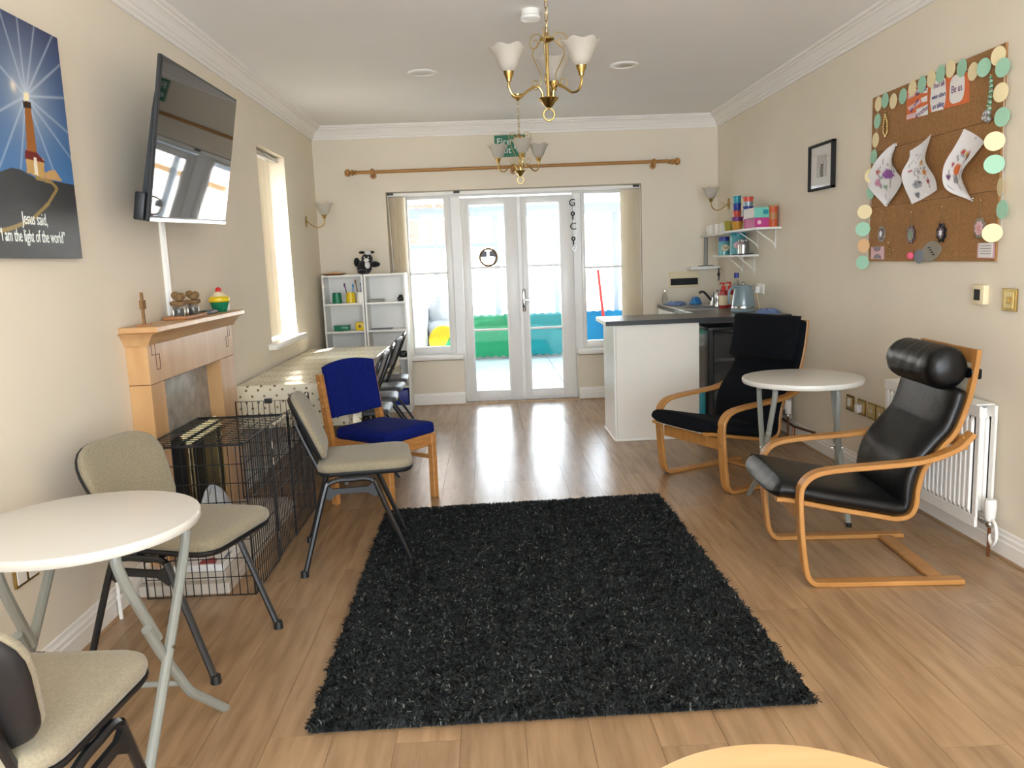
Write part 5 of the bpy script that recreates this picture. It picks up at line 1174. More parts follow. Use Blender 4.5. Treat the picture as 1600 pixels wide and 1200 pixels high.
def cup(x, y, z, m, label, r=.034, h=.10, g='plastic beakers stacked on the upper shelf', name='beaker'):
    return tag(MB().lathe([(0, 0), (r*.78, 0), (r*.80, .004), (r, h), (r*1.05, h+.002), (r*1.05, h-.006), (r*.93, h-.004), (r*.74, .006), (0, .006)], 20, c=(x, y, z)).build(name, m), label, 'cup', g)
zz = S1
for m, h, lb in (('purple', .10, 'purple beaker at the bottom of the teal topped stack'), ('coral', .10, 'coral beaker in the middle of the teal topped stack'), ('bluep', .10, 'dark blue beaker under the teal one'), ('teal', .10, 'teal beaker on top of the left stack')):
    cup(2.16, 7.02, zz, m, lb); zz += .062
zz = S1
for m, lb in (('pink', 'magenta beaker at the bottom of the coral topped stack'), ('skyb', 'sky blue beaker above the magenta one'), ('bluep', 'navy beaker in the middle of the coral topped stack'), ('dustyblue', 'dusty blue beaker under the coral one'), ('coral', 'coral beaker on top of the right stack')):
    cup(2.185, 6.80, zz, m, lb, .041, .11) if m != 'dustyblue' else tag(MB().lathe([(0, 0), (.033, 0), (.041, .11), (.043, .112), (.043, .106), (.038, .106), (.03, .006), (0, .006)], 20, c=(2.185, 6.80, zz)).build('beaker', 'dustyplastic' if False else 'duck'), lb, 'cup', 'plastic beakers stacked on the upper shelf'); zz += .037
cup(2.145, 7.20, S1, 'lime', 'olive lime tumbler at the left end of the upper shelf', .045, .085, 'bowls on the upper shelf', 'tumbler')
cup(2.135, 6.96-.03, S1, 'amber', 'amber tumbler under the purple one on the upper shelf', .047, .07, 'bowls on the upper shelf', 'tumbler'); cup(2.135, 6.93, S1+.035, 'purple', 'purple tumbler nested in the amber one', .048, .07, 'bowls on the upper shelf', 'tumbler')
b1_ = thing('tissue_box', 'magenta card box on the upper shelf under the aqua box', 'box', (2.16, 6.52, S1)); MB().box(2.11, 6.40, S1, 2.23, 6.64, S1+.075, bev=.002).build('carton', 'pink', b1_); MB().prism(ngon(.016, 14), 0, .0006, T=at(FB, (2.145, 6.40, S1+.04))).build('emblem', 'pinkl', b1_, smooth=0)
b2_ = thing('tea_box', 'aqua and white card box lying on the magenta box', 'box', (2.16, 6.52, S1+.0755)); MB().box(2.105, 6.40, S1+.0755, 2.225, 6.66, S1+.155, bev=.002).build('carton', 'mintbox', b2_); MB().box(2.1035, 6.402, S1+.077, 2.1052, 6.658, S1+.1535).build('front_face', 'paper', b2_, smooth=0); MB().box(2.175, 6.3985, S1+.10, 2.215, 6.4005, S1+.135).build('print', 'teal', b2_, smooth=0)
tb = thing('snack_tube', 'orange card tube standing at the right end of the upper shelf', 'tube', (2.255, 6.41, S1)); MB().lathe([(0, 0), (.036, 0), (.036, .155), (0, .155)], 20, c=(2.255, 6.41, S1)).build('tube', 'rust', tb); MB().lathe([(.0362, .06), (.0364, .06), (.0364, .11), (.0362, .11)], 20, c=(2.255, 6.41, S1)).build('label', 'tray', tb); MB().lathe([(0, .153), (.038, .153), (.037, .165), (0, .166)], 20, c=(2.255, 6.41, S1)).build('lid', 'tray', tb)
def tin(x, y, r, h, lid, body, txt, label):
    t = thing('canister', label, 'canister', (x, y, S2), group='canisters on the lower shelf')
    MB().lathe([(0, 0), (r, 0), (r, h*.72), (r*.9, h*.78), (0, h*.78)], 26, c=(x, y, S2)).build('body', body, t)
    MB().lathe([(0, h*.76), (r*.96, h*.76), (r*.96, h*.98), (r*.9, h), (0, h)], 26, c=(x, y, S2)).build('lid', lid, t)
    if txt:
        F = Matrix.Translation((x, y, 0)) @ Matrix.Rotation(-.3, 4, 'Z')
        MB().prism([(r*.72*math.cos(k*PI/9), h*.4+r*.55*math.sin(k*PI/9)) for k in range(18)], 0, .0006, T=Matrix.Translation((x-.06*r, y-r-.0005, S2)) @ FB).build('label', 'label', t, smooth=0)
        text('lettering', txt, 'dblack', t, at(FB, (x-.06*r, y-r-.0012, S2+h*.4)), r*.62)
    else: MB().prism([(r*.8*math.cos(k*PI/9), h*.4+r*.5*math.sin(k*PI/9)) for k in range(18)], 0, .0006, T=Matrix.Translation((x-.1*r, y-r-.0005, S2)) @ FB).build('label', 'pinkl', t, smooth=0)
tin(2.165, 7.42, .052, .165, 'bluep', 'tin', 'TEA', 'teal glass tea canister with navy lid'); tin(2.215, 7.17, .068, .205, 'teal', 'tin', '', 'larger teal canister with turquoise lid beside the cutlery pot')
tag(MB().box(2.135, 6.90, S2, 2.27, 7.09, S2+.008, bev=.002).build('small_tray', 'blackpl'), 'thin dark tray under the cutlery pot on the lower shelf', 'tray')
ut = thing('cutlery_pot', 'steel pot full of teaspoons on the lower shelf', 'pot', (2.20, 6.96, S2+.0085)); MB().lathe([(0, 0), (.042, 0), (.044, .075), (.041, .075), (.039, .006), (0, .006)], 22, c=(2.20, 6.98, S2+.0085)).build('pot', 'steel', ut)
for k in range(6):
    a = k*1.05; MB().tube([(2.20+.01*math.cos(a), 6.98+.01*math.sin(a), S2+.02), (2.20+.03*math.cos(a), 6.98+.03*math.sin(a), S2+.105)], .0025, 6).ell((2.20+.034*math.cos(a), 6.98+.034*math.sin(a), S2+.118), .008, .009, .016, nu=6, nv=8).build('spoon', 'steel', ut)
kh = tag(MB().tube(cr([(2.255, 7.90, S4-.03), (2.25, 7.89, S4-.07), (2.256, 7.9, S4-.10), (2.25, 7.9, S4-.14)], 4), .006, 6).box(2.24, 7.885, S4-.095, 2.262, 7.905, S4-.065).box(2.235, 7.885, S4-.026, 2.27, 7.915, S4-.02).tube([(2.255, 7.90, S4-.022), (2.255, 7.9, S4-.04)], .003, 6).build('key_bunch', 'blackpl'), 'small dark bunch of keys hanging below the corner shelf', 'keys')
# drawer tower under the worktop
dt = thing('drawer_tower', 'black framed drawer tower with clear drawers under the worktop', 'drawers', (1.82, 6.36, 0))
for xx in (1.705, 2.015):
    MB().box(xx-.02, 6.18, .02, xx+.02, 6.20, .83, bev=.004).build('upright', 'blackpl', dt); MB().box(xx-.012, 6.20, .02, xx+.012, 6.56, .83).build('side_panel', 'clear', dt, smooth=0)
MB().box(1.68, 6.18, .825, 2.04, 6.56, .85, bev=.006).build('top', 'blackpl', dt)
MB().box(1.68, 6.18, .0, 2.04, 6.56, .03, bev=.004).build('base', 'blackpl', dt)
for k, (z0, z1_) in enumerate(((.03, .20), (.215, .395), (.41, .585), (.60, .815))):
    d = MB().box(1.73, 6.185, z0+.01, 1.99, 6.19, z1_-.005).box(1.73, 6.19, z0+.01, 1.99, 6.54, z0+.015).build('drawer', 'clear', dt, smooth=0); MB().box(1.725, 6.17, z1_-.018, 1.995, 6.19, z1_-.002, bev=.003).build('drawer_rail', 'blackpl', d)
for z0, m, lb, nm in ((.615, 'lime', 'olive packet inside the upper clear drawer', 'packet'), (.425, 'cloth', 'pale packet inside the second clear drawer', 'packet')): tag(MB().box(1.77, 6.24, z0, 1.95, 6.40, z0+.07, bev=.012).build(nm, m), lb, 'packet')
tag(MB().box(1.615, 6.20, .0, 1.668, 6.40, .36, bev=.012).build('folded_bag', 'teal'), 'bright turquoise bag squeezed between the counter unit and the drawer tower', 'bag')

# ---------------------------------------------------------------- radiators, sockets, switches on the right wall
def radiator(y0, y1, z0, z1_, label, valve):
    r = thing('radiator', label, 'radiator', (RW-.06, (y0+y1)/2, z0), group='white panel radiators')
    n = int((y1-y0)/.040); prof = []
    for i in range(n):
        a = y0+.03+(y1-y0-.06)*i/n; w_ = (y1-y0-.06)/n; prof += [(a, 0), (a+w_*.28, 0), (a+w_*.42, .011), (a+w_*.86, .011)]
    prof += [(y1-.03, 0)]
    for nm, xo in (('front_panel', RW-.105), ('rear_panel', RW-.035)):
        m = MB(); p = [(y0, z0), (y0, z1_), (y1, z1_), (y1, z0)]
        zb, zt = z0+.055, z1_-.055; v = []; f = []
        for y, d in prof: v += [(xo-d*0, y, zb), (xo-d, y, zb+.02), (xo-d, y, zt-.02), (xo, y, zt)]
        for i in range(len(prof)-1):
            for j in range(3): a = i*4+j; f.append((a, a+4, a+5, a+1))
        m.add(v, f); m.box(xo, y0, z0, xo+.012, y1, z1_, bev=.003); m.box(xo-.004, y0, z1_-.05, xo+.001, y1, z1_, bev=.001); m.box(xo-.004, y0, z0, xo+.001, y1, z0+.05, bev=.001)
        m.build(nm, 'white', r, smooth=20)
    m = MB(); k = int((y1-y0)/.03)
    for i in range(k): m.box(RW-.09, y0+.06+(y1-y0-.12)*i/k, z0+.06, RW-.036, y0+.062+(y1-y0-.12)*i/k, z1_-.02)
    o = m.build('convector_fins', 'white', r, smooth=0)
    MB().box(RW-.106, y0+.03, z1_-.002, RW-.02, y1-.03, z1_+.004).build('top_grille', 'white', r, smooth=0)
    vy = y0-.045
    MB().tube([(RW-.065, y0+.03, z0+.03), (RW-.065, vy, z0+.03)], .011, 10).ell((RW-.065, vy, z0+.03), .02, .02, .02, nu=8, nv=12).build('valve_body', 'chrome', r)
    MB().lathe([(.017, .045), (.022, .06), (.026, .11), (.026, .135), (.021, .145), (0, .147)], 18, c=(RW-.065, vy, z0)).build('thermostat_head', 'white', r)
    if valve: MB().tube(cr([(RW-.065, vy-.01, z0+.06), (RW-.07, vy-.05, z0+.04), (RW-.07, vy-.06, z0-.02), (RW-.068, vy-.03, z0-.06), (RW-.065, vy-.005, z0-.04), (RW-.065, vy, z0-.01)], 6), .007, 8).build('valve_lead', 'white', r)
    MB().tube([(RW-.065, vy, z0+.02), (RW-.065, vy, .0)], .0075, 8).build('pipe', 'copper', r)
    for yy in (y0+.2, y1-.2): MB().box(RW-.035, yy-.02, z0+.1, RW, yy+.02, z1_-.1).build('wall_bracket', 'white', r, smooth=0)
radiator(3.53, 4.41, .125, .69, 'white panel radiator under the cork board behind the leather armchair', True)
radiator(6.02, 6.60, .15, .60, 'white panel radiator mostly hidden behind the navy armchair', False)
MB_ = MB().tube([(RW-.03, 5.95, .02), (RW-.03, 5.95, .10), (RW-.03, 5.55, .135)], .009, 8).tube([(RW-.03, 5.95, .10), (RW-.03, 6.6, .13)], .009, 8).build('heating_pipe', 'copper'); tag(MB_, 'copper heating pipe running along the right skirting behind the navy armchair', 'pipe')
def plate(y, z, w_, h_, m, label, kind, g=None):
    p = thing('wall_plate', label, kind, (RW-.006, y, z), group=g)
    MB().box(RW-.010, y-w_/2, z, RW, y+w_/2, z+h_, bev=.002).build('plate', m, p); return p
zs = .385
for k, (y, nm) in enumerate(((5.06, 's'), (4.90, 'd'), (4.765, 'b'), (4.655, 'b'), (4.545, 'b'))):
    p = plate(y, zs, .105, .10, 'brass', 'brass %s in the low row on the right wall, %s' % ({'s': 'socket with switch', 'd': 'plugged socket', 'b': 'outlet plate'}[nm], ('farthest from the camera', 'second from the far end', 'middle of the row', 'second from the near end', 'nearest the radiator')[k]), 'socket', 'brass socket plates low on the right wall')
    MB().box(RW-.0125, y-.042, zs+.012, RW-.0095, y+.042, zs+.088, bev=.001).build('face', 'brasspale', p)
    if nm in 'sd': MB().box(RW-.045, y-.025, zs+.02, RW-.012, y+.025, zs+.07, bev=.006).build('plug', 'white', p) if nm == 'd' else MB().box(RW-.02, y-.015, zs+.03, RW-.012, y+.015, zs+.08, bev=.002).build('switch', 'white', p)
    else: MB().box(RW-.015, y-.008, zs+.04, RW-.0125, y+.008, zs+.06, bev=.001).build('outlet', 'white', p)
tm = thing('thermostat', 'cream room thermostat with black display below the cork board', 'thermostat', (RW-.015, 3.72, 1.13)); MB().box(RW-.03, 3.675, 1.135, RW, 3.765, 1.225, bev=.006).build('body', 'label', tm); MB().box(RW-.032, 3.70, 1.155, RW-.029, 3.745, 1.205, bev=.001).build('display', 'dblack', tm)
sw = plate(3.52, 1.115, .10, .10, 'brass', 'brass light switch at the right edge near the thermostat', 'switch'); MB().box(RW-.0125, 3.487, 1.128, RW-.0095, 3.553, 1.202, bev=.002).build('face', 'brasspale', sw); MB().box(RW-.018, 3.508, 1.15, RW-.0125, 3.532, 1.178, bev=.003).build('rocker', 'brass', sw)
q = (-1.615, 2.702, 0.438)
ls = thing('wall_plate', 'brass socket on the left wall behind the folding table legs', 'socket', (LW+.006, q[1], q[2]-.04)); MB().box(LW, q[1]-.07, q[2]-.045, LW+.010, q[1]+.07, q[2]+.045, bev=.002).build('plate', 'brass', ls)
for s in (-1, 1): MB().box(LW+.0095, q[1]+s*.035-.026, q[2]-.034, LW+.013, q[1]+s*.035+.026, q[2]+.034, bev=.001).build('outlet', 'white', ls)
# framed picture
pf = thing('picture_frame', 'small black framed monochrome print on the right wall', 'picture', (RW-.012, 5.57, 1.81))
y0, y1, z0, z1_ = 5.37, 5.765, 1.812, 2.118
fr = MB()
for b in ((y0, z0, y1, z0+.016), (y0, z1_-.016, y1, z1_), (y0, z0, y0+.016, z1_), (y1-.016, z0, y1, z1_)): fr.box(RW-.03, b[0], b[1], RW, b[2], b[3], bev=.002)
fr.build('frame', 'dblack', pf); MB().box(RW-.012, y0+.016, z0+.016, RW-.004, y1-.016, z1_-.016).build('mount', 'paper', pf, smooth=0)
def pfp(u, v):
    g = .55+.25*np.sin(u*23+np.sin(v*17)*2)*np.sin(v*29)+.2*(rng.random(len(u))-.5); e = (np.abs(u-.5) > .44) | (v > .9); g = np.where(e, .75, g); g = np.where((np.abs(u-.5) < .12) & (v < .55), .12, g); g = np.clip(g, .04, .8)[:, None]; return g*np.array([[1, .97, .98]])
painted('print', lambda u, v: (RW-.0125, y1-.105-(y1-y0-.21)*u, z0+.085+(z1_-z0-.15)*v), pfp, 60, 50, 'printpaper', pf)
MB().box(RW-.018, y0+.016, z0+.016, RW-.016, y1-.016, z1_-.016).build('glazing', 'glass', pf, smooth=0)

# ---------------------------------------------------------------- cork board and what is pinned to it
KY0, KY1, KZ0, KZ1 = 3.628, 4.856, 1.332, 2.272
kb = thing('cork_board', 'large cork tile notice board on the right wall', 'notice board', (RW-.006, (KY0+KY1)/2, KZ0))
for i in range(4):
    for j in range(3):
        a = KY0+(KY1-KY0)*i/4; b = KY0+(KY1-KY0)*(i+1)/4; c = KZ0+(KZ1-KZ0)*j/3; d = KZ0+(KZ1-KZ0)*(j+1)/3
        MB().box(RW-.012+random.uniform(-.0008, .0008), a+.0008, c+.0008, RW-.001, b-.0008, d-.0008, bev=.0012).build('cork_tile', 'cork', kb, smooth=0)
CIRC = [
  ((2.278, 4.775, 2.225), 'c', 0),
  ((2.278, 4.694, 2.229), 'g', 0),
  ((2.278, 4.596, 2.207), 'c', 0),
  ((2.278, 4.497, 2.214), 'g', 0),
  ((2.278, 4.398, 2.236), 'c', 0),
  ((2.278, 4.3, 2.236), 'g', 0),
  ((2.278, 4.216, 2.244), 'c', 0),
  ((2.278, 4.131, 2.25), 'g', 0),
  ((2.278, 4.04, 2.253), 'c', 0),
  ((2.278, 3.95, 2.237), 'g', 0),
  ((2.278, 3.855, 2.2), 'c', 0),
  ((2.278, 3.757, 2.196), 'g', 0.35),
  ((2.278, 3.66, 2.223), 'c', 0.35),
  ((2.278, 3.625, 2.166), 'g', 0.3),
  ((2.278, 3.622, 2.062), 'c', 0.4),
  ((2.278, 3.61, 1.957), 'g', 0.4),
  ((2.278, 3.608, 1.855), 'c', 1.1),
  ((2.278, 3.6, 1.756), 'g', 1.1),
  ((2.278, 3.594, 1.658), 'c', -0.25),
  ((2.278, 3.587, 1.559), 'g', 0),
  ((2.278, 3.589, 1.459), 'c', 1.1),
  ((2.278, 4.781, 2.131), 'g', 0),
  ((2.278, 4.794, 2.028), 'c', 0),
  ((2.278, 4.807, 1.935), 'g', 0),
  ((2.278, 4.803, 1.829), 'c', 0.5),
  ((2.278, 4.829, 1.735), 'g', 0.2),
  ((2.278, 4.835, 1.624), 'c', 0.9),
  ((2.278, 4.855, 1.524), 'g', 1.0),
  ((2.278, 4.866, 1.426), 'p', 0.5),
  ((2.278, 4.865, 1.327), 'g', 0.6),
]

KX = RW-.013
ga = thing('paper_garland', 'garland of mint and cream paper circles strung around the cork board', 'garland', (KX, 4.2, KZ0))
for k, (q, c, t) in enumerate(CIRC):
    t = t*.55 if 0 < t < .45 else t
    m = {'c': 'creamcard', 'g': 'mint', 'p': 'peach'}[c]; r = .041
    off = .004+.0015*(k % 3)+abs(math.sin(t))*r*.98
    T = Matrix.Translation((KX-off, q[1], q[2])) @ Matrix.Rotation(t, 4, 'Z') @ FR
    MB().prism(ngon(r, 28), -.0006, .0006, T=T).build('paper_circle', m, ga, smooth=20)
st = [(KX-.003, q[1], q[2]+.0) for q, c, t in CIRC]
MB().tube(st[:21], .0009, 4).tube([st[0]]+st[21:], .0009, 4).build('string', 'paper', ga, smooth=0)
# orange card signs
def flat(name, pts, m, parent, x0, th=.001): 
    return MB().add([(x0, p[1], p[2]) for p in pts]+[(x0-th, p[1], p[2]) for p in pts], [tuple(range(len(pts))), tuple(range(len(pts), 2*len(pts)))[::-1]]+[(i, (i+1) % len(pts), len(pts)+(i+1) % len(pts), len(pts)+i) for i in range(len(pts))]).build(name, m, parent, smooth=0)
def mid(pts): return tuple(sum(p[k] for p in pts)/len(pts) for k in range(3))
s1 = thing('card_sign', 'orange card sign with torn white word strips pinned at the top of the cork board', 'sign', (KX, 4.45, 2.05))
flat('card', ((2.285, 4.464, 2.238), (2.285, 4.25, 2.235), (2.285, 4.245, 2.075), (2.285, 4.456, 2.08)), 'orange', s1, KX)
strips = [(((2.283, 4.448, 2.212), (2.283, 4.376, 2.218), (2.283, 4.375, 2.192), (2.283, 4.447, 2.189)), '', 0), (((2.283, 4.37, 2.22), (2.283, 4.251, 2.208), (2.283, 4.255, 2.184), (2.283, 4.369, 2.203)), 'Be kind', .10), (((2.283, 4.45, 2.147), (2.283, 4.322, 2.162), (2.283, 4.314, 2.148), (2.283, 4.422, 2.122)), 'to one', .55), (((2.283, 4.316, 2.168), (2.283, 4.254, 2.172), (2.283, 4.252, 2.143), (2.283, 4.302, 2.146)), '', 0), (((2.283, 4.454, 2.108), (2.283, 4.356, 2.107), (2.283, 4.354, 2.081), (2.283, 4.453, 2.085)), '', 0), (((2.283, 4.357, 2.121), (2.283, 4.245, 2.126), (2.283, 4.241, 2.075), (2.283, 4.347, 2.08)), 'another', .22)]
for k, (pts, tx, rot) in enumerate(strips):
    flat('word_strip', pts, 'paper' if k % 2 else 'pinkl', s1, KX-.0012)
    if tx: c = mid(pts); text('lettering', tx, 'ink' if k != 5 else 'purpleink', s1, at(FR, (KX-.0026, c[1], c[2])) @ Matrix.Rotation(rot, 4, 'Z'), .034 if k != 5 else .04, sx=1.0)
s2 = thing('card_sign', 'orange card sign about talking with two white cut out panels on the cork board', 'sign', (KX, 4.1, 2.05))
flat('card', ((2.285, 4.247, 2.234), (2.285, 3.893, 2.209), (2.285, 3.882, 2.069), (2.285, 4.23, 2.081)), 'orange', s2, KX)
w_ = ((2.283, 4.216, 2.226), (2.283, 4.187, 2.231), (2.283, 4.094, 2.222), (2.283, 4.08, 2.15), (2.283, 4.085, 2.112), (2.283, 4.1, 2.075), (2.283, 4.205, 2.08), (2.283, 4.224, 2.131))
flat('white_panel', w_, 'paper', s2, KX-.0012)
for tx, q, m in (("Don't talk", (2.28, 4.144, 2.201), 'purpleink'), ('when others', (2.28, 4.143, 2.149), 'ink'), ('are talking', (2.28, 4.145, 2.102), 'ink')): text('lettering', tx, m, s2, at(FR, (KX-.0026, q[1], q[2])), .034, sx=.72)
q = (2.28, 3.987, 2.151)
flat('white_panel', [(0, q[1]+.062*math.copysign(abs(math.cos(a))**.6, math.cos(a)), q[2]+.066*math.copysign(abs(math.sin(a))**.6, math.sin(a))) for a in [2*PI*i/28 for i in range(28)]], 'paper', s2, KX-.0012)
text('lettering', 'Be us', 'purpleink', s2, at(FR, (KX-.0026, q[1], q[2])), .05, sx=.85)
# curling colouring sheets
def sheet(label, Lc, Rc, bulge, paint):
    t = thing('colouring_sheet', label, 'drawing', (KX, Lc[2][1], Lc[-1][2]))
    Lp = cr(Lc, 8); Rp = cr(Rc, 8); k = len(Lp)
    def pos(u, v):
        i = min(int(round(v*(k-1))), k-1); a = Lp[i]; b = Rp[i]; p = a+(b-a)*u
        return (KX-.004-bulge*(math.sin(PI*v)**2)*(.35+1.3*abs(u-.5))-.012*abs(2*u-1)**2, p[1], p[2])
    o = painted('sheet', pos, paint, 30, k-1, 'printpaper', t)
    for q in (0, -1): p = (Lp[q]+Rp[q])/2; MB().ell((KX-.006, p[1], p[2]+(-.012 if q == 0 else .012)), .006, .005, .005, nu=6, nv=8).build('pin', 'chrome', t)
    return t
def doodle(blobs, seed):
    r = np.random.default_rng(seed)
    def fn(u, v):
        c = np.ones((len(u), 3))*np.array([[.80, .79, .80]])
        for k in range(14):
            a = r.random(2)*.6+.2; b = a+(r.random(2)-.5)*.35; m = segd(u, v, a, b) < .012; c[m] = (.25, .25, .27)
        for (x, y, rx, ry, h) in blobs:
            m = ((u-x)/rx)**2+((v-y)/ry)**2 < 1; c[m] = np.array(lin(h))
        return c
    return fn
sheet('curled colouring sheet with a purple basket pinned left on the cork board', [(2.28, 4.557, 1.976), (2.28, 4.634, 1.949), (2.28, 4.758, 1.875), (2.28, 4.83, 1.774), (2.28, 4.636, 1.643)], [(2.28, 4.536, 1.977), (2.28, 4.558, 1.887), (2.28, 4.483, 1.824), (2.28, 4.438, 1.755), (2.28, 4.621, 1.638)], .02,
    doodle([(.55, .60, .20, .085, '8A4FA0'), (.22, .57, .06, .03, 'B0584E'), (.25, .72, .08, .04, 'C98AA8'), (.45, .78, .06, .03, '6FA070'), (.75, .42, .05, .025, '5A3A4A'), (.85, .47, .05, .025, '5A3A4A'), (.8, .53, .05, .02, '4A5A6A')], 1))
sheet('curled colouring sheet of small pictures pinned in the middle of the cork board', [(2.28, 4.382, 1.913), (2.28, 4.372, 1.865), (2.28, 4.42, 1.797), (2.28, 4.394, 1.714), (2.28, 4.342, 1.634)], [(2.28, 4.174, 1.973), (2.28, 4.192, 1.901), (2.28, 4.182, 1.836), (2.28, 4.116, 1.757), (2.28, 4.1, 1.689)], .02,
    doodle([(.68, .45, .10, .05, 'C9995A'), (.72, .44, .04, .025, 'B5503A'), (.25, .50, .05, .03, 'B54A62'), (.72, .62, .09, .04, 'D2823A'), (.70, .77, .05, .03, 'A02F3A'), (.35, .74, .13, .06, '9C9CA6'), (.30, .73, .03, .02, '202024'), (.42, .73, .03, .02, '202024'), (.25, .90, .08, .04, '6A6A74')], 2))
sheet('curled colouring sheet with an orange rocket pinned right on the cork board', [(2.28, 3.89, 1.951), (2.28, 3.942, 1.879), (2.28, 4.016, 1.786), (2.28, 4.003, 1.684), (2.28, 3.817, 1.616)], [(2.28, 3.724, 1.866), (2.28, 3.802, 1.803), (2.28, 3.853, 1.751), (2.28, 3.86, 1.701), (2.28, 3.801, 1.609)], .02,
    doodle([(.38, .27, .09, .035, 'B5503A'), (.55, .27, .08, .035, 'C9A23A'), (.66, .28, .08, .035, '7A5A3A'), (.62, .21, .05, .02, 'C05A8A'), (.45, .32, .12, .02, '9AA0B0'), (.50, .50, .15, .09, 'D9703C'), (.28, .44, .05, .03, 'A83A4A'), (.80, .50, .05, .04, '3A6A9A'), (.20, .60, .08, .03, '6A3F6E'), (.50, .66, .12, .06, '8A8A92')], 3))
# hanging medallions
def medallion(c, top, m1, m2, m3, label):
    t = thing('medallion', label, 'ornament', (KX, c[1], c[2]-.05), group='medallions hanging on the cork board')
    o = [((.046 if k % 2 else .037)*math.cos(k*PI/8)*1.05, (.046 if k % 2 else .037)*math.sin(k*PI/8)*1.12) for k in range(16)]
    T = at(FR, (KX-.002, c[1], c[2]))
    MB().prism(o, 0, .004, T=T).build('rim', m1, t, smooth=0); MB().prism([(x*.68, y*.68) for x, y in o], .004, .0065, T=T).build('inner_disc', m2, t, smooth=0)
    MB().prism([((.020 if k % 2 else .009)*math.cos(k*PI/6), (.022 if k % 2 else .009)*math.sin(k*PI/6)) for k in range(12)], .0065, .008, T=T).build('flower', m3, t, smooth=0)
    MB().tube([(KX-.004, c[1]-.006, c[2]+.048), (KX-.006, top[1], top[2]), (KX-.004, c[1]+.006, c[2]+.048)], .0014, 5).build('cord', 'twine', t); MB().ell((KX-.006, top[1], top[2]), .006, .005, .005, nu=6, nv=8).build('pin', 'brass', t)
M['gemgreen'] = hexmat('green enamel', '3F7A4E', .3); M['gemwhite'] = hexmat('pearl enamel', 'D6D2DA', .3); M['gempink'] = hexmat('rose enamel', 'CF8F90', .4); M['plum'] = hexmat('plum metal', '44262F', .4, .5); M['greyrim'] = hexmat('grey lace metal', '8C8678', .6)
medallion((2.28, 4.69, 1.488), (2.28, 4.691, 1.614), 'greyrim', 'plum', 'gemwhite', 'pale grey lattice medallion hanging leftmost on the cork board')
medallion((2.28, 4.361, 1.475), (2.28, 4.363, 1.593), 'plum', 'greyrim', 'gemgreen', 'plum medallion with a green centre on the cork board')
medallion((2.28, 4.066, 1.474), (2.28, 4.067, 1.603), 'dblack', 'plum', 'gemwhite', 'black medallion with a white flower on the cork board')
medallion((2.28, 3.749, 1.485), (2.28, 3.747, 1.612), 'greyrim', 'pinkl', 'gempink', 'grey and rose medallion hanging rightmost on the cork board')
# bead strings
def beads(name, label, pts, r, mats, closed=False):
    t = thing(name, label, 'necklace', (KX, pts[0][1], pts[-1][2])); P = cr([(KX-.006, p[1], p[2]) for p in pts], 7)
    m = MB()
    for k, p in enumerate(P): m.ell(p, r, r, r, nu=5, nv=7, m=k % len(mats))
    m.build('beads', mats, t); MB().ell((KX-.006, pts[0][1], pts[0][2]+.012), .006, .005, .005, nu=6, nv=8).build('pin', 'brass', t); return t
beads('bead_bracelet', 'looped gold bead bracelet pinned at the upper left of the cork board', ((2.28, 4.681, 2.154), (2.28, 4.659, 2.109), (2.28, 4.652, 2.059), (2.28, 4.676, 2.031), (2.28, 4.701, 2.07), (2.28, 4.693, 2.114), (2.28, 4.684, 2.151)), .0055, ['brass', 'brasspale'])
nk = beads('bead_necklace', 'pale green bead necklace pinned at the upper right of the cork board', ((2.28, 3.717, 2.144), (2.28, 3.713, 2.097), (2.28, 3.719, 2.051), (2.28, 3.727, 2.006), (2.28, 3.733, 1.974), (2.28, 3.715, 1.982), (2.28, 3.71, 2.036), (2.28, 3.705, 2.09), (2.28, 3.714, 2.141)), .007, ['mint', 'greyrim', 'gemgreen'])
q = (2.28, 3.726, 1.975)
for k in range(6): MB().ell((KX-.01, q[1]+.018*math.cos(k), q[2]+.02*math.sin(k*1.9)), .012, .012, .013, nu=6, nv=9).build('charm', 'silver', nk)
pc_ = thing('pink_card', 'small pink and brown card at the lower left of the cork board', 'card', (KX, 4.75, 1.36))
flat('card', ((2.283, 4.823, 1.417), (2.283, 4.662, 1.418), (2.283, 4.657, 1.343), (2.283, 4.818, 1.347)), 'pinkl', pc_, KX)
q = (2.28, 4.744, 1.416); r_ = (2.28, 4.74, 1.349)
for c, s in ((q, -1), (r_, 1)): flat('brown_cutout', [(0, c[1]+.045*math.cos(a), c[2]+s*.026*math.sin(a)) for a in [PI*i/10 for i in range(11)]], 'plum', pc_, KX-.0012)
random.seed(5)
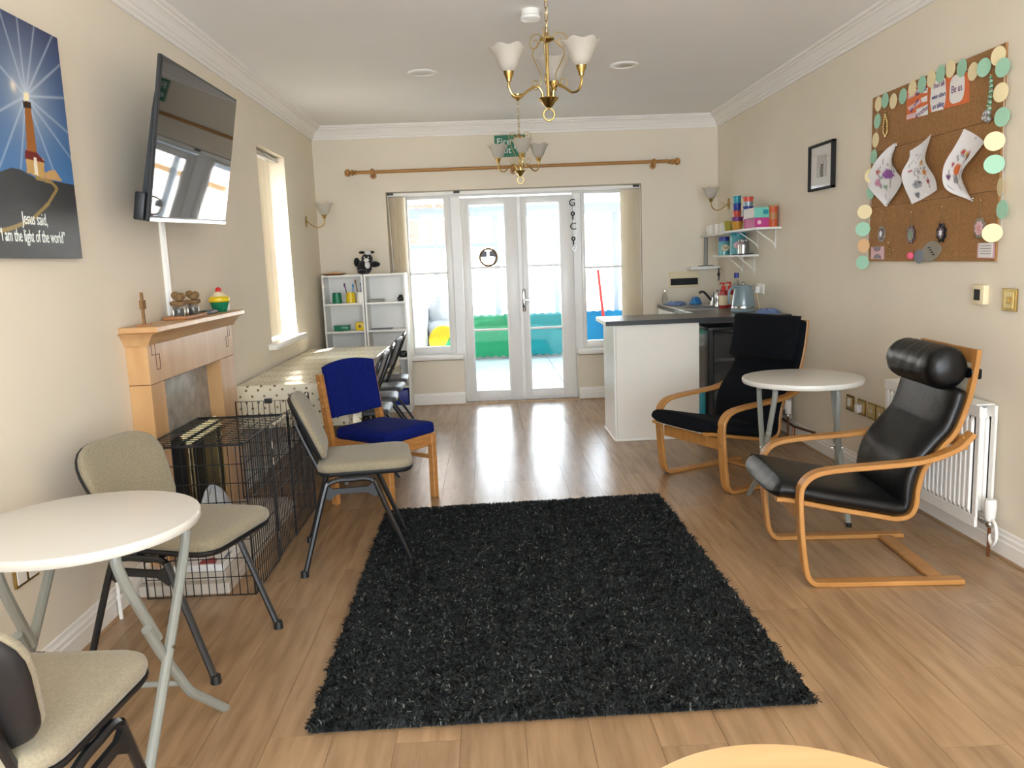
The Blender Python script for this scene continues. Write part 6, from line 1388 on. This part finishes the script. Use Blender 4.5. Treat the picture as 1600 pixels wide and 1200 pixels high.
for k in range(8):
    q = (2.28, 4.576, 1.397); c = (KX-.005, q[1]+random.uniform(-.04, .04), q[2]+random.uniform(-.045, .045))
    tag(MB().ell(c, .006, .006, .006, nu=6, nv=9).tube([(c[0]+.002, c[1], c[2]), (KX, c[1], c[2])], .002, 5).build('push_pin', 'brass'), 'brass push pin in the loose cluster at the lower left of the cork board', 'pin', 'spare push pins on the cork board')
fo = thing('glitter_sandal', 'grey glitter foot shaped craft with pink pompom at the bottom of the cork board', 'craft', (KX, 4.3, 1.38))
c = (2.28, 4.178, 1.383)
flat('sole', [(0, c[1]-.02+.085*math.cos(a)*(1+.12*math.cos(a*2)), c[2]-.0+.052*math.sin(a)-.012*math.cos(a)) for a in [2*PI*i/26 for i in range(26)]], 'greyrim', fo, KX-.001, .006)
c2 = (2.28, 4.264, 1.358); flat('toe', [(0, c2[1]+.045*math.cos(a), c2[2]+.036*math.sin(a)) for a in [2*PI*i/20 for i in range(20)]], 'clothd', fo, KX-.007, .004)
c3 = (2.28, 4.333, 1.363); MB().ell((KX-.018, c3[1], c3[2]), .017, .022, .02).build('pompom', hexmat('hot pink pompom', 'E0607A', .9), fo)
for k in range(4): q = (KX-.0085, c[1]-.01-.014*k, c[2]+.02-.012*k); MB().box(q[0]-.001, q[1]-.01, q[2]-.003, q[0]+.001, q[1]+.01, q[2]+.003).build('stripe', 'dblack', fo, smooth=0)
p2_ = thing('pink_note', 'pale pink framed note at the lower right of the cork board', 'note', (KX, 3.74, 1.36))
pts = ((2.283, 3.763, 1.417), (2.283, 3.635, 1.415), (2.283, 3.632, 1.346), (2.283, 3.762, 1.349)); flat('card', pts, 'pinkl', p2_, KX)
c = mid(pts); flat('paper_panel', [(0, c[1]+.05, c[2]-.03), (0, c[1]-.05, c[2]-.03), (0, c[1]-.05, c[2]+.035), (0, c[1]+.05, c[2]+.035)], 'paper', p2_, KX-.0012)
for k in range(4): MB().box(KX-.003, c[1]-.04, c[2]+.02-.012*k, KX-.0022, c[1]+.04, c[2]+.023-.012*k).build('text_line', 'greyrim', p2_, smooth=0)
